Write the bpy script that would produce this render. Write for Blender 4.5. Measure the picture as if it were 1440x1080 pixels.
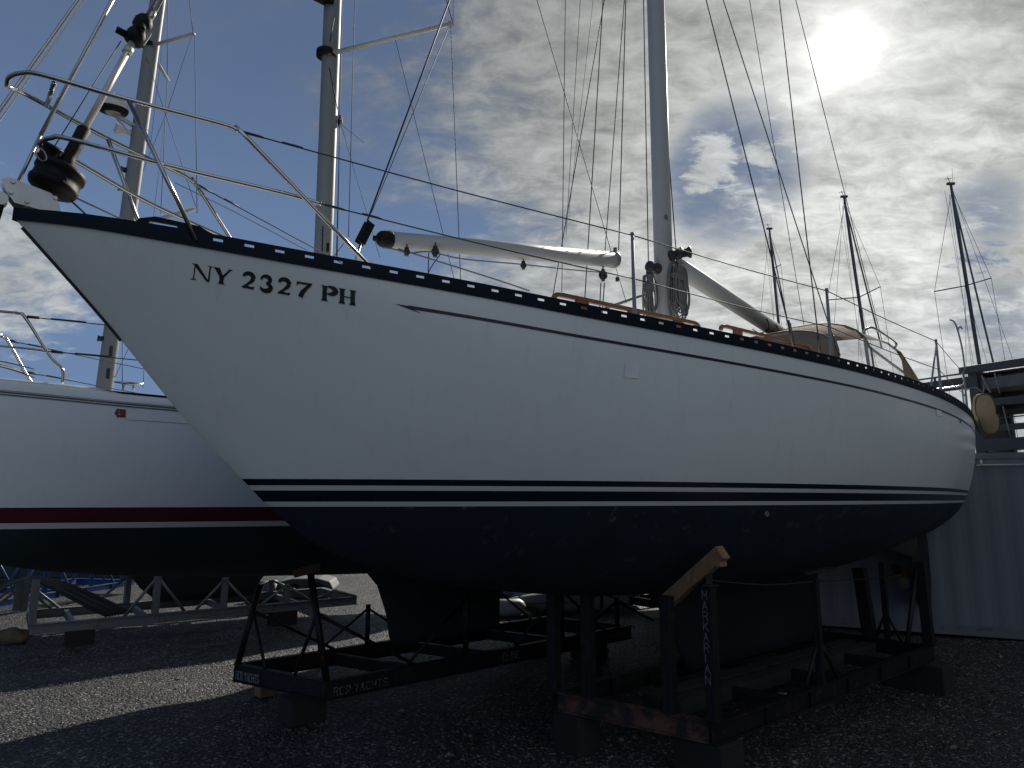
import bpy, bmesh, math, random
from mathutils import Vector, Matrix
random.seed(7)
for o in list(bpy.data.objects): bpy.data.objects.remove(o)
SC = bpy.context.scene
COL = SC.collection
# ------------------------------------------------------------------ camera
F, HZ, EYE = 980.0, 702.0, 2.0                 # focal length in px of a 1440 wide picture, horizon row, eye height
PITCH = math.atan((HZ - 540) / F)
cp_, sp_ = math.cos(PITCH), math.sin(PITCH)
cam = bpy.data.cameras.new('camera'); camo = bpy.data.objects.new('camera', cam); COL.objects.link(camo)
camo.location = (0, 0, EYE); camo.rotation_euler = (math.pi / 2 + PITCH, 0, 0)
cam.sensor_width = 36; cam.lens = 36 * F / 1440; cam.clip_end = 3000; cam.clip_start = .05
SC.camera = camo
SC.view_settings.view_transform = 'Standard'; SC.view_settings.look = 'None'
SC.view_settings.exposure = 0.0; SC.view_settings.gamma = 1.0
# ------------------------------------------------------------------ world and sun
SUN_AZ, SUN_EL = math.radians(27.6), math.radians(31.9)
SD = Vector((math.sin(SUN_AZ) * math.cos(SUN_EL), math.cos(SUN_AZ) * math.cos(SUN_EL), math.sin(SUN_EL)))
sl = bpy.data.lights.new('sun', 'SUN'); sl.energy = 5.0; sl.angle = math.radians(.8); sl.color = (1, .93, .82)
so = bpy.data.objects.new('sun', sl); COL.objects.link(so)
so.rotation_euler = (-SD).to_track_quat('-Z', 'Y').to_euler()
SC.world = bpy.data.worlds.new('World'); SC.world.use_nodes = True
def build_world():
    nt = SC.world.node_tree; N = nt.nodes; L = nt.links; N.clear()
    def nd(t, **k):
        n = N.new(t)
        for a, b in k.items(): setattr(n, a, b)
        return n
    def M(op, a, b=0.0, c=None, clamp=False):
        n = nd('ShaderNodeMath', operation=op, use_clamp=clamp)
        for i, v in enumerate((a, b, c)):
            if v is None: continue
            if isinstance(v, (int, float)): n.inputs[i].default_value = v
            else: L.new(v, n.inputs[i])
        return n.outputs[0]
    def DOT(a, v):
        n = nd('ShaderNodeVectorMath', operation='DOT_PRODUCT'); L.new(a, n.inputs[0]); n.inputs[1].default_value = v
        return n.outputs['Value']
    def SM(x, lo, hi, a=0.0, b=1.0):
        n = nd('ShaderNodeMapRange', interpolation_type='SMOOTHSTEP'); L.new(x, n.inputs[0])
        n.inputs[1].default_value = lo; n.inputs[2].default_value = hi; n.inputs[3].default_value = a; n.inputs[4].default_value = b
        return n.outputs[0]
    def MIX(f, a, b):
        n = nd('ShaderNodeMix', data_type='RGBA'); 
        if isinstance(f, float): n.inputs[0].default_value = f
        else: L.new(f, n.inputs[0])
        for i, v in ((6, a), (7, b)):
            if isinstance(v, tuple): n.inputs[i].default_value = (*v, 1)
            else: L.new(v, n.inputs[i])
        return n.outputs[2]
    def VS(c, f):
        n = nd('ShaderNodeVectorMath', operation='SCALE')
        if isinstance(c, tuple): n.inputs[0].default_value = c
        else: L.new(c, n.inputs[0])
        if isinstance(f, float): n.inputs['Scale'].default_value = f
        else: L.new(f, n.inputs['Scale'])
        return n.outputs[0]
    tc = nd('ShaderNodeTexCoord').outputs['Generated']
    nrm = nd('ShaderNodeVectorMath', operation='NORMALIZE'); L.new(tc, nrm.inputs[0]); D = nrm.outputs[0]
    sep = nd('ShaderNodeSeparateXYZ'); L.new(D, sep.inputs[0])
    zz = M('MAXIMUM', sep.outputs[2], 0.0)
    k = M('DIVIDE', 1.0, M('ADD', zz, .32))
    cmb = nd('ShaderNodeCombineXYZ'); L.new(M('MULTIPLY', sep.outputs[0], k), cmb.inputs[0]); L.new(M('MULTIPLY', sep.outputs[1], k), cmb.inputs[1])
    P = cmb.outputs[0]
    def NOISE(scale, det, rough, dist=0.0, off=(0, 0, 0), sc=(1, 1, 1), rot=0):
        mp = nd('ShaderNodeMapping'); L.new(P, mp.inputs[0]); mp.inputs[1].default_value = off; mp.inputs[3].default_value = sc; mp.inputs[2].default_value = (0, 0, rot)
        n = nd('ShaderNodeTexNoise'); L.new(mp.outputs[0], n.inputs[0])
        n.inputs['Scale'].default_value = scale; n.inputs['Detail'].default_value = det; n.inputs['Roughness'].default_value = rough; n.inputs['Distortion'].default_value = dist
        return n.outputs[0]
    sky = nd('ShaderNodeTexSky'); sky.sky_type = 'NISHITA'; sky.sun_disc = False
    sky.sun_elevation = SUN_EL; sky.sun_rotation = SUN_AZ; sky.dust_density = 1.2; sky.air_density = 1.0; sky.ozone_density = 1.5
    ds = DOT(D, SD); dsp = M('MAXIMUM', ds, 0.0)
    side = DOT(D, (math.sin(math.radians(75)), math.cos(math.radians(75)), 0.0))      # towards the right of the view
    big = NOISE(1.5, 3, .5, .3, (3.1, 1.7, 0)); mid = NOISE(4.6, 10, .62, .25, (.4, 7.3, 0), (1, 1.5, 1), .5); fine = NOISE(15.0, 9, .66, .5, (5.2, 2.2, 0), (1, 1.7, 1), .35)
    def blobm(px, py, r, edge=1.0):
        u, v = (px - 720) / F, (540 - py) / F
        d = Vector((u, cp_ - v * sp_, sp_ + v * cp_)).normalized()
        q = M('ADD', DOT(D, tuple(d)), M('MULTIPLY', M('SUBTRACT', fine, .5), r * r * 2.4 * edge))
        q = M('ADD', q, M('MULTIPLY', M('SUBTRACT', mid, .5), r * r * 2.4 * edge))
        return q, r
    def blob(px, py, r, strength, base, edge=1.5, soft=.95):
        q, r = blobm(px, py, r, edge); m = SM(q, 1 - r * r * soft, 1 - r * r * .05, 0, 1)
        return MIX(M('MULTIPLY', m, .85), base, VS(VS((.97, 1.0, 1.0), strength * 10.0), M('ADD', .62, M('MULTIPLY', struct, .7))))
    for (hx, hy, hr, hs) in ((5, 380, .16, .5),):
        q, r = blobm(hx, hy, hr, .5); lefthole = SM(q, 1 - r * r, 1 - r * r * .02, 0, hs)
    cov = M('ADD', M('MULTIPLY', big, .50), M('MULTIPLY', mid, 1.05))
    cov = M('ADD', cov, M('MULTIPLY', fine, .45))
    cov = M('ADD', cov, M('MULTIPLY', M('MINIMUM', side, .62), 1.22))
    for (hx, hy, hr, hs) in ((600, 320, .12, .10), (1040, 245, .10, .62), (1385, 300, .060, .62), (1395, 450, .075, .55), (1350, 60, .10, .16)):
        q, r = blobm(hx, hy, hr, .5); cov = M('SUBTRACT', cov, SM(q, 1 - r * r, 1 - r * r * .02, 0, hs))
    cov = M('SUBTRACT', cov, lefthole)
    behind = SM(DOT(D, (-.60, -.80, 0.0)), -.22, .45, 0.0, 1.0)  # unseen bright clouds behind the camera, added to fill the shaded hull sides
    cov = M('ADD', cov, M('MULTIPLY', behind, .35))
    mask = SM(cov, .93, 1.34)
    low = SM(sep.outputs[2], .62, .12, 0.0, 1.0)
    g3 = M('POWER', dsp, 6.5); g60 = M('POWER', dsp, 40.0); g600 = M('POWER', dsp, 420.0); g9 = M('POWER', dsp, 3800.0); g200 = M('POWER', dsp, 140.0)
    struct = M('ADD', M('MULTIPLY', SM(mid, .30, .70), .5), M('MULTIPLY', SM(fine, .30, .72), .5))
    br = M('ADD', .085, M('MULTIPLY', g3, M('ADD', .39, M('MULTIPLY', low, .54)))); br = M('ADD', br, M('MULTIPLY', g60, .06))
    br = M('MULTIPLY', br, M('ADD', .52, M('MULTIPLY', struct, .84)))
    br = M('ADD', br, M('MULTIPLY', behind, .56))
    cool = MIX(SM(dsp, .78, .97), (.88, .98, 1.12), (.975, 1.0, .975))
    cloud = VS(VS(cool, br), 10.0)
    blue = MIX(.62, VS(sky.outputs[0], .52), MIX(SM(sep.outputs[2], .55, .1), VS((.085, .125, .235), 10.0), VS((.12, .20, .40), 10.0)))
    blue = MIX(.80, blue, MIX(SM(sep.outputs[2], .62, .22), VS((.098, .148, .262), 10.0), VS((.148, .245, .43), 10.0)))
    vf = M('ADD', M('MULTIPLY', SM(mid, .35, .75), .20), SM(side, .0, .75, 0.0, .60))
    veil = MIX(vf, blue, VS((.165, .20, .265), 10.0))
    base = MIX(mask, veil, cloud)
    base = blob(1000, 226, .028, .60, base); base = blob(986, 250, .018, .50, base); base = blob(1068, 213, .018, .52, base)
    base = blob(1140, 172, .034, .66, base); base = blob(0, 372, .085, .50, base, .6, .85); base = blob(1112, 192, .018, .5, base)
    sunc = VS(VS((1.0, .985, .93), M('ADD', M('ADD', M('MULTIPLY', g600, .42), M('MULTIPLY', g200, .11)), M('MULTIPLY', g9, 2.6))), 10.0)
    add = nd('ShaderNodeVectorMath', operation='ADD'); L.new(base, add.inputs[0]); L.new(sunc, add.inputs[1])
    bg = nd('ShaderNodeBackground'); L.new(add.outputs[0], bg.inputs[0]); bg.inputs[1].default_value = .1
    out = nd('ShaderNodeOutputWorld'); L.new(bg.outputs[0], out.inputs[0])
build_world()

# ------------------------------------------------------------------ picture <-> place arithmetic (plain trigonometry)
def ray(px, py):
    u, v = (px - 720) / F, (540 - py) / F
    return Vector((u, cp_ - v * sp_, sp_ + v * cp_))
def gnd(px, py, z=0.0):
    r = ray(px, py); t = (z - EYE) / r.z
    return Vector((r.x * t, r.y * t, z))
def at(px, py, Y):                       # the point at forward distance Y seen at that pixel
    r = ray(px, py); t = Y / r.y
    return Vector((r.x * t, Y, EYE + r.z * t))
class Frame:                             # a local frame: s along, l sideways (towards the camera), z up
    def __init__(s, x, y, deg):
        a = math.radians(deg); s.o = Vector((x, y, 0)); s.d = Vector((math.sin(a), math.cos(a), 0)); s.n = Vector((math.cos(a), -math.sin(a), 0))
    def p(s, S, l, z): return s.o + s.d * S + s.n * l + Vector((0, 0, z))
    def px(s, px, py, l=0.0):            # pixel -> (s,l,z) on the vertical plane at lateral l
        r = ray(px, py); o = s.o + s.n * l
        det = -r.x * s.d.y + s.d.x * r.y
        t = (-o.x * s.d.y + s.d.x * o.y) / det; S = (r.x * o.y - r.y * o.x) / det
        return (S, l, EYE + t * r.z)
    def w(s, px, py, l=0.0): return s.p(*s.px(px, py, l))
# ------------------------------------------------------------------ materials
MATS = {}
def mat(name, col, rough=.5, metal=0.0, var=.12, nscale=6.0, bump=0.0, bscale=60.0, spec=.5, stain=None, stain_amt=.5, stain_scale=3.0, stretch=(1, 1, 1), alpha=1.0, trans=0.0, coat=0.0, sheen=0.0):
    if name in MATS: return MATS[name]
    m = bpy.data.materials.new(name); m.use_nodes = True; nt = m.node_tree; N = nt.nodes; L = nt.links
    b = N['Principled BSDF']; b.inputs['Roughness'].default_value = rough; b.inputs['Metallic'].default_value = metal
    b.inputs['Specular IOR Level'].default_value = spec; b.inputs['Coat Weight'].default_value = coat
    tc = N.new('ShaderNodeTexCoord'); mp = N.new('ShaderNodeMapping'); L.new(tc.outputs['Object'], mp.inputs[0]); mp.inputs[3].default_value = stretch
    n = N.new('ShaderNodeTexNoise'); L.new(mp.outputs[0], n.inputs[0]); n.inputs['Scale'].default_value = nscale; n.inputs['Detail'].default_value = 6; n.inputs['Roughness'].default_value = .6
    cr = N.new('ShaderNodeValToRGB'); L.new(n.outputs[0], cr.inputs[0])
    cr.color_ramp.elements[0].position = .3; cr.color_ramp.elements[1].position = .72
    cr.color_ramp.elements[0].color = (*[c * (1 - var) for c in col], 1); cr.color_ramp.elements[1].color = (*[min(1, c * (1 + var)) for c in col], 1)
    out = cr.outputs[0]
    if stain:
        n2 = N.new('ShaderNodeTexNoise'); L.new(mp.outputs[0], n2.inputs[0]); n2.inputs['Scale'].default_value = stain_scale; n2.inputs['Detail'].default_value = 8; n2.inputs['Roughness'].default_value = .68
        mr = N.new('ShaderNodeMapRange'); mr.interpolation_type = 'SMOOTHSTEP'; L.new(n2.outputs[0], mr.inputs[0]); mr.inputs[1].default_value = .75 - stain_amt * .4; mr.inputs[2].default_value = .85 - stain_amt * .3; 
        mx = N.new('ShaderNodeMix'); mx.data_type = 'RGBA'; L.new(mr.outputs[0], mx.inputs[0]); L.new(out, mx.inputs[6]); mx.inputs[7].default_value = (*stain, 1); out = mx.outputs[2]
    L.new(out, b.inputs['Base Color'])
    rr = N.new('ShaderNodeMapRange'); L.new(n.outputs[0], rr.inputs[0]); rr.inputs[3].default_value = max(0, rough - .07); rr.inputs[4].default_value = min(1, rough + .07); L.new(rr.outputs[0], b.inputs['Roughness'])
    if bump:
        nb = N.new('ShaderNodeTexNoise'); L.new(mp.outputs[0], nb.inputs[0]); nb.inputs['Scale'].default_value = bscale; nb.inputs['Detail'].default_value = 5
        bp = N.new('ShaderNodeBump'); bp.inputs['Strength'].default_value = bump; bp.inputs['Distance'].default_value = .01; L.new(nb.outputs[0], bp.inputs['Height']); L.new(bp.outputs[0], b.inputs['Normal'])
    if alpha < 1: b.inputs['Alpha'].default_value = alpha
    if trans:
        ms = N.new('ShaderNodeMixShader'); tr = N.new('ShaderNodeBsdfTranslucent'); L.new(out, tr.inputs[0]); ms.inputs[0].default_value = trans
        L.new(b.outputs[0], ms.inputs[1]); L.new(tr.outputs[0], ms.inputs[2]); L.new(ms.outputs[0], N['Material Output'].inputs[0])
    MATS[name] = m; return m
NAVY = mat('navy_paint', (.006, .010, .024), .35)
BLACK = mat('black_plastic', (.003, .003, .0035), .6, bump=.15, spec=.25)
BLKINK = mat('black_vinyl', (.004, .004, .006), .35)
STEEL = mat('stainless_steel', (.40, .40, .39), .2, 1.0, var=.05, nscale=20)
WIRE = mat('rigging_wire', (.035, .037, .042), .6, .3)
ROPE = mat('braided_rope', (.21, .205, .195), .85, bump=.6, bscale=400, var=.35, nscale=160)
ROPED = mat('dark_rope', (.02, .025, .04), .8)
WHITEP = mat('white_spar_paint', (.40, .415, .41), .48, var=.04, stain=(.45, .44, .40), stain_amt=.2)
ALU = mat('grey_anodised_aluminium', (.20, .215, .22), .55, .05, var=.06, stretch=(1, 1, .2))
WHITEG = mat('white_gelcoat', (.74, .75, .74), .28, var=.02, nscale=1.5, bump=.03, bscale=3)
TEAK = mat('varnished_teak', (.20, .075, .030), .42, var=.4, nscale=14, stretch=(1, 1, 6), coat=.3)
CANVAS = mat('tan_canvas', (.30, .225, .165), .9, bump=.5, bscale=300, trans=.30)
CANVASD = mat('tan_cushion_fabric', (.34, .25, .13), .85, bump=.5, bscale=120)
STEELD = mat('dark_painted_steel', (.006, .007, .008), .55, .3, bump=.4, bscale=40, stain=(.045, .022, .013), stain_amt=.58, stain_scale=9)
STEELR = mat('rusty_painted_steel', (.014, .012, .011), .75, .1, bump=.6, bscale=60, stain=(.12, .05, .03), stain_amt=.75, stain_scale=5)
STEELG = mat('galvanised_steel', (.17, .18, .18), .55, .4, bump=.3, bscale=40, stain=(.09, .08, .07), stain_amt=.5, stain_scale=6)
STEELB = mat('blue_painted_steel', (.025, .065, .19), .45, .1, bump=.2, stain=(.08, .10, .16), stain_amt=.4)
WOOD = mat('weathered_timber', (.017, .015, .012), .85, var=.4, nscale=9, stretch=(1, 1, 5), bump=.8, bscale=40)
PINE = mat('new_pine_timber', (.27, .155, .07), .7, var=.3, nscale=9, stretch=(6, 1, 1), bump=.4, bscale=60)
CARPET = mat('brown_carpet_pad', (.09, .045, .03), .95, bump=1.0, bscale=80)
GREYT = mat('grey_inflatable_fabric', (.20, .20, .19), .6, bump=.1)
STENCIL = mat('stencil_paint', (.24, .24, .23), .8, var=.5, nscale=60, stain=(.015, .016, .017), stain_amt=.75, stain_scale=45)
STENCILD = mat('faded_stencil_paint', (.17, .17, .165), .8, var=.6, nscale=80, stain=(.012, .012, .013), stain_amt=.85, stain_scale=45)

def band_mat(name, stops, rough=.3, above=None, dirty=None, bottom_rough=.8, slope=0.0):
    """hull paint: colour bands by height (object z is world z); stops = [(z_from, colour)...] ascending"""
    m = bpy.data.materials.new(name); m.use_nodes = True; nt = m.node_tree; N = nt.nodes; L = nt.links; b = N['Principled BSDF']
    tc = N.new('ShaderNodeTexCoord'); sp = N.new('ShaderNodeSeparateXYZ'); L.new(tc.outputs['Object'], sp.inputs[0])
    col = None
    def rgbnoise(c, var, sc, det=6):
        n = N.new('ShaderNodeTexNoise'); L.new(tc.outputs['Object'], n.inputs[0]); n.inputs['Scale'].default_value = sc; n.inputs['Detail'].default_value = det
        r = N.new('ShaderNodeValToRGB'); L.new(n.outputs[0], r.inputs[0]); r.color_ramp.elements[0].position = .35; r.color_ramp.elements[1].position = .68
        r.color_ramp.elements[0].color = (*[x * (1 - var) for x in c], 1); r.color_ramp.elements[1].color = (*[x * (1 + var) for x in c], 1); return r.outputs[0]
    bott = rgbnoise(stops[0][1], .35, 2.2)
    if dirty:
        n = N.new('ShaderNodeTexNoise'); L.new(tc.outputs['Object'], n.inputs[0]); n.inputs['Scale'].default_value = 7.5; n.inputs['Detail'].default_value = 12; n.inputs['Roughness'].default_value = .75
        r = N.new('ShaderNodeMapRange'); r.interpolation_type = 'SMOOTHSTEP'; L.new(n.outputs[0], r.inputs[0]); r.inputs[1].default_value = .56; r.inputs[2].default_value = .72
        hz_ = N.new('ShaderNodeMapRange'); L.new(sp.outputs[2], hz_.inputs[0]); hz_.inputs[1].default_value = 1.30; hz_.inputs[2].default_value = 1.90; hz_.inputs[3].default_value = .12; hz_.inputs[4].default_value = 1.0
        mm = N.new('ShaderNodeMath'); mm.operation = 'MULTIPLY'; L.new(r.outputs[0], mm.inputs[0]); L.new(hz_.outputs[0], mm.inputs[1])
        mx = N.new('ShaderNodeMix'); mx.data_type = 'RGBA'; L.new(mm.outputs[0], mx.inputs[0]); L.new(bott, mx.inputs[6]); mx.inputs[7].default_value = (*dirty, 1); bott = mx.outputs[2]
    col = bott
    for z, c in stops[1:]:
        g = N.new('ShaderNodeMath'); g.operation = 'GREATER_THAN'; L.new(sp.outputs[2], g.inputs[0]); g.inputs[1].default_value = z
        mx = N.new('ShaderNodeMix'); mx.data_type = 'RGBA'; L.new(g.outputs[0], mx.inputs[0]); L.new(col, mx.inputs[6])
        L.new(rgbnoise(c, .025, .8, 4), mx.inputs[7]); col = mx.outputs[2]
    mps = N.new('ShaderNodeMapping'); L.new(tc.outputs['Object'], mps.inputs[0]); mps.inputs[3].default_value = (1, 1, .045)
    ns = N.new('ShaderNodeTexNoise'); L.new(mps.outputs[0], ns.inputs[0]); ns.inputs['Scale'].default_value = 16; ns.inputs['Detail'].default_value = 7; ns.inputs['Roughness'].default_value = .7
    rs = N.new('ShaderNodeMapRange'); rs.interpolation_type = 'SMOOTHSTEP'; L.new(ns.outputs[0], rs.inputs[0]); rs.inputs[1].default_value = .52; rs.inputs[2].default_value = .78; rs.inputs[3].default_value = 0; rs.inputs[4].default_value = .16
    mst = N.new('ShaderNodeMix'); mst.data_type = 'RGBA'; L.new(rs.outputs[0], mst.inputs[0]); L.new(col, mst.inputs[6]); mst.inputs[7].default_value = (.30, .29, .25, 1) if stops[-1][1][0] > .3 else (*stops[0][1], 1)
    gz_ = N.new('ShaderNodeMath'); gz_.operation = 'GREATER_THAN'; L.new(sp.outputs[2], gz_.inputs[0]); gz_.inputs[1].default_value = stops[-1][0]
    mst2 = N.new('ShaderNodeMix'); mst2.data_type = 'RGBA'; L.new(gz_.outputs[0], mst2.inputs[0]); L.new(col, mst2.inputs[6]); L.new(mst.outputs[2], mst2.inputs[7]); col = mst2.outputs[2]
    L.new(col, b.inputs['Base Color'])
    g = N.new('ShaderNodeMapRange'); L.new(sp.outputs[2], g.inputs[0]); z0 = stops[1][0]; g.inputs[1].default_value = z0 - .002; g.inputs[2].default_value = z0 + .002; g.inputs[3].default_value = bottom_rough; g.inputs[4].default_value = rough
    L.new(g.outputs[0], b.inputs['Roughness'])
    nb = N.new('ShaderNodeTexNoise'); L.new(tc.outputs['Object'], nb.inputs[0]); nb.inputs['Scale'].default_value = 1.7; nb.inputs['Detail'].default_value = 3
    bp = N.new('ShaderNodeBump'); bp.inputs['Strength'].default_value = .10; bp.inputs['Distance'].default_value = .05; L.new(nb.outputs[0], bp.inputs['Height']); L.new(bp.outputs[0], b.inputs['Normal'])
    return m
# ------------------------------------------------------------------ mesh helpers
def tag(o, label=None, cat=None, group=None, kind=None):
    if label: o['label'] = label
    if cat: o['category'] = cat
    if group: o['group'] = group
    if kind: o['kind'] = kind
    return o
def thing(name, label, cat, loc=(0, 0, 0), group=None):
    o = bpy.data.objects.new(name, None); COL.objects.link(o); o.location = loc; o.empty_display_size = .2
    return tag(o, label, cat, group)
def obj(name, bm, m, parent=None, smooth=False, bevel=0.0):
    me = bpy.data.meshes.new(name)
    bmesh.ops.recalc_face_normals(bm, faces=bm.faces)
    bm.to_mesh(me); bm.free(); me.materials.append(m)
    if smooth:
        for p in me.polygons: p.use_smooth = True
    o = bpy.data.objects.new(name, me); COL.objects.link(o)
    if parent is not None:
        o.parent = parent
        off = Vector((0, 0, 0)); q = parent
        while q is not None: off += q.location; q = q.parent
        o.location = -off
    if bevel:
        md = o.modifiers.new('bevel', 'BEVEL'); md.width = bevel; md.segments = 2; md.limit_method = 'ANGLE'
    return o
def _frame(d):
    d = d.normalized(); up = Vector((0, 0, 1)) if abs(d.z) < .95 else Vector((1, 0, 0))
    a = d.cross(up).normalized(); b = a.cross(d).normalized(); return a, b
def tube(bm, pts, r, seg=8, r2=None, cap=True, sq=1.0):
    """tube along points; r may be number or list; sq flattens along b"""
    pts = [Vector(p) for p in pts]; n = len(pts); rings = []
    rs = r if isinstance(r, (list, tuple)) else [r + ((r2 - r) * i / (n - 1) if r2 is not None else 0) for i in range(n)]
    a = None
    for i, p in enumerate(pts):
        d = (pts[min(i + 1, n - 1)] - pts[max(i - 1, 0)])
        if d.length < 1e-9: d = Vector((0, 0, 1))
        d.normalize()
        if a is None: a, b = _frame(d)
        else:
            a = (a - d * a.dot(d)).normalized(); b = a.cross(d).normalized()
        rings.append([bm.verts.new(p + (a * math.cos(2 * math.pi * k / seg) + b * sq * math.sin(2 * math.pi * k / seg)) * rs[i]) for k in range(seg)])
    for i in range(n - 1):
        for k in range(seg):
            bm.faces.new((rings[i][k], rings[i][(k + 1) % seg], rings[i + 1][(k + 1) % seg], rings[i + 1][k]))
    if cap:
        bm.faces.new(rings[0][::-1]); bm.faces.new(rings[-1])
def smooth_path(P, n=6):
    P = [Vector(p) for p in P]; out = []
    for i in range(len(P) - 1):
        p0 = P[max(i - 1, 0)]; p1 = P[i]; p2 = P[i + 1]; p3 = P[min(i + 2, len(P) - 1)]
        for k in range(n):
            t = k / n
            out.append(.5 * ((2 * p1) + (p2 - p0) * t + (2 * p0 - 5 * p1 + 4 * p2 - p3) * t * t + (3 * p1 - p0 - 3 * p2 + p3) * t ** 3))
    out.append(P[-1]); return out
def box(bm, c, size, ax=None):
    """oriented box; ax = (ex,ey,ez) unit vectors"""
    c = Vector(c); ex, ey, ez = ax or (Vector((1, 0, 0)), Vector((0, 1, 0)), Vector((0, 0, 1)))
    v = [bm.verts.new(c + ex * size[0] / 2 * i + ey * size[1] / 2 * j + ez * size[2] / 2 * k) for i in (-1, 1) for j in (-1, 1) for k in (-1, 1)]
    for f in ((0, 1, 3, 2), (4, 6, 7, 5), (0, 4, 5, 1), (2, 3, 7, 6), (0, 2, 6, 4), (1, 5, 7, 3)): bm.faces.new([v[i] for i in f])
def beam(bm, p, q, w, hgt, up=Vector((0, 0, 1))):
    p, q = Vector(p), Vector(q); d = (q - p); L = d.length; d.normalize()
    s = d.cross(up)
    if s.length < 1e-4: s = d.cross(Vector((1, 0, 0)))
    s.normalize(); u = s.cross(d).normalized()
    box(bm, (p + q) / 2, (L, w, hgt), (d, s, u))
def prism(bm, poly, dv):
    """extrude polygon (world points) by vector dv"""
    a = [bm.verts.new(Vector(p)) for p in poly]; b = [bm.verts.new(Vector(p) + dv) for p in poly]; n = len(a)
    bm.faces.new(a); bm.faces.new(b[::-1])
    for i in range(n): bm.faces.new((a[i], b[i], b[(i + 1) % n], a[(i + 1) % n]))
def lathe(bm, o, axis, prof, seg=24):
    """prof [(dist along axis, radius)]"""
    axis = axis.normalized(); a, b = _frame(axis); rings = []
    for t, r in prof: rings.append([bm.verts.new(Vector(o) + axis * t + (a * math.cos(2 * math.pi * k / seg) + b * math.sin(2 * math.pi * k / seg)) * max(r, 1e-4)) for k in range(seg)])
    for i in range(len(rings) - 1):
        for k in range(seg): bm.faces.new((rings[i][k], rings[i][(k + 1) % seg], rings[i + 1][(k + 1) % seg], rings[i + 1][k]))
    bm.faces.new(rings[0][::-1]); bm.faces.new(rings[-1])
def interp(tab, x):
    if x <= tab[0][0]: return tab[0][1]
    for (a, u), (b, v) in zip(tab, tab[1:]):
        if x <= b: return u + (v - u) * (x - a) / (b - a)
    return tab[-1][1]
def sinterp(tab, x):                     # smooth (Catmull) table look-up
    n = len(tab)
    if x <= tab[0][0]: return tab[0][1]
    if x >= tab[-1][0]: return tab[-1][1]
    for i in range(n - 1):
        if x <= tab[i + 1][0]:
            x0, y0 = tab[i]; x1, y1 = tab[i + 1]; h = x1 - x0; t = (x - x0) / h
            m0 = (y1 - tab[i - 1][1]) / (x1 - tab[i - 1][0]) if i > 0 else (y1 - y0) / h
            m1 = (tab[i + 2][1] - y0) / (tab[i + 2][0] - x0) if i + 2 < n else (y1 - y0) / h
            return (2*t**3-3*t*t+1)*y0 + (t**3-2*t*t+t)*h*m0 + (-2*t**3+3*t*t)*y1 + (t**3-t*t)*h*m1

# stroke lettering (cells 4 wide, 6 high)
GL = {'A': [[(0,0),(2,6),(4,0)],[(.8,2.2),(3.2,2.2)]], 'C': [[(4,5),(3,6),(1,6),(0,5),(0,1),(1,0),(3,0),(4,1)]], 'E': [[(4,6),(0,6),(0,0),(4,0)],[(0,3),(3,3)]],
      'H': [[(0,0),(0,6)],[(4,0),(4,6)],[(0,3),(4,3)]], 'I': [[(.7,0),(.7,6)]], 'K': [[(0,0),(0,6)],[(4,6),(0,2.6)],[(1.4,3.6),(4,0)]], 'L': [[(0,6),(0,0),(4,0)]],
      'M': [[(0,0),(0,6),(2,2.5),(4,6),(4,0)]], 'N': [[(0,0),(0,6),(4,0),(4,6)]], 'R': [[(0,0),(0,6),(3,6),(4,5),(4,4),(3,3),(0,3)],[(2,3),(4,0)]],
      'S': [[(4,5),(3,6),(1,6),(0,5),(0,4),(1,3),(3,3),(4,2),(4,1),(3,0),(1,0),(0,1)]], 'T': [[(0,6),(4,6)],[(2,6),(2,0)]], 'U': [[(0,6),(0,1),(1,0),(3,0),(4,1),(4,6)]],
      'Y': [[(0,6),(2,3),(4,6)],[(2,3),(2,0)]], '4': [[(3,0),(3,6),(0,2),(4,2)]], '0': [[(1,0),(0,1),(0,5),(1,6),(3,6),(4,5),(4,1),(3,0),(1,0)]],
      '2': [[(0,5),(1,6),(3,6),(4,5),(4,4),(0,0),(4,0)]], '6': [[(4,5),(3,6),(1,6),(0,5),(0,1),(1,0),(3,0),(4,1),(4,2),(3,3),(0,3)]]}
def stencil(bm, text, o, ex, ey, hgt, nrm, wgt=.9, gap=1.6, vertical=False, thick=.002, xs=1.0):
    """write text with origin o (lower left), ex along, ey up, on a face with outward normal nrm"""
    k = hgt / 6; x = 0.0; y = 0.0; lay = 0
    for ch in text:
        for st in GL.get(ch, []):
            for (x0, y0), (x1, y1) in zip(st, st[1:]):
                p = o + ex * ((x + x0) * k * xs) + ey * ((y + y0) * k); q = o + ex * ((x + x1) * k * xs) + ey * ((y + y1) * k)
                d = (q - p).normalized(); s = d.cross(nrm).normalized() * wgt * k / 2; lay += 1
                e = nrm * (thick + lay * 2e-5)
                a = [p - d * wgt * k * .4 + s + e, q + d * wgt * k * .4 + s + e, q + d * wgt * k * .4 - s + e, p - d * wgt * k * .4 - s + e]
                bm.faces.new([bm.verts.new(v) for v in a])
        if vertical: y -= 7.6
        else: x += (2.6 if ch in ' I' else 4 + gap)

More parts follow.
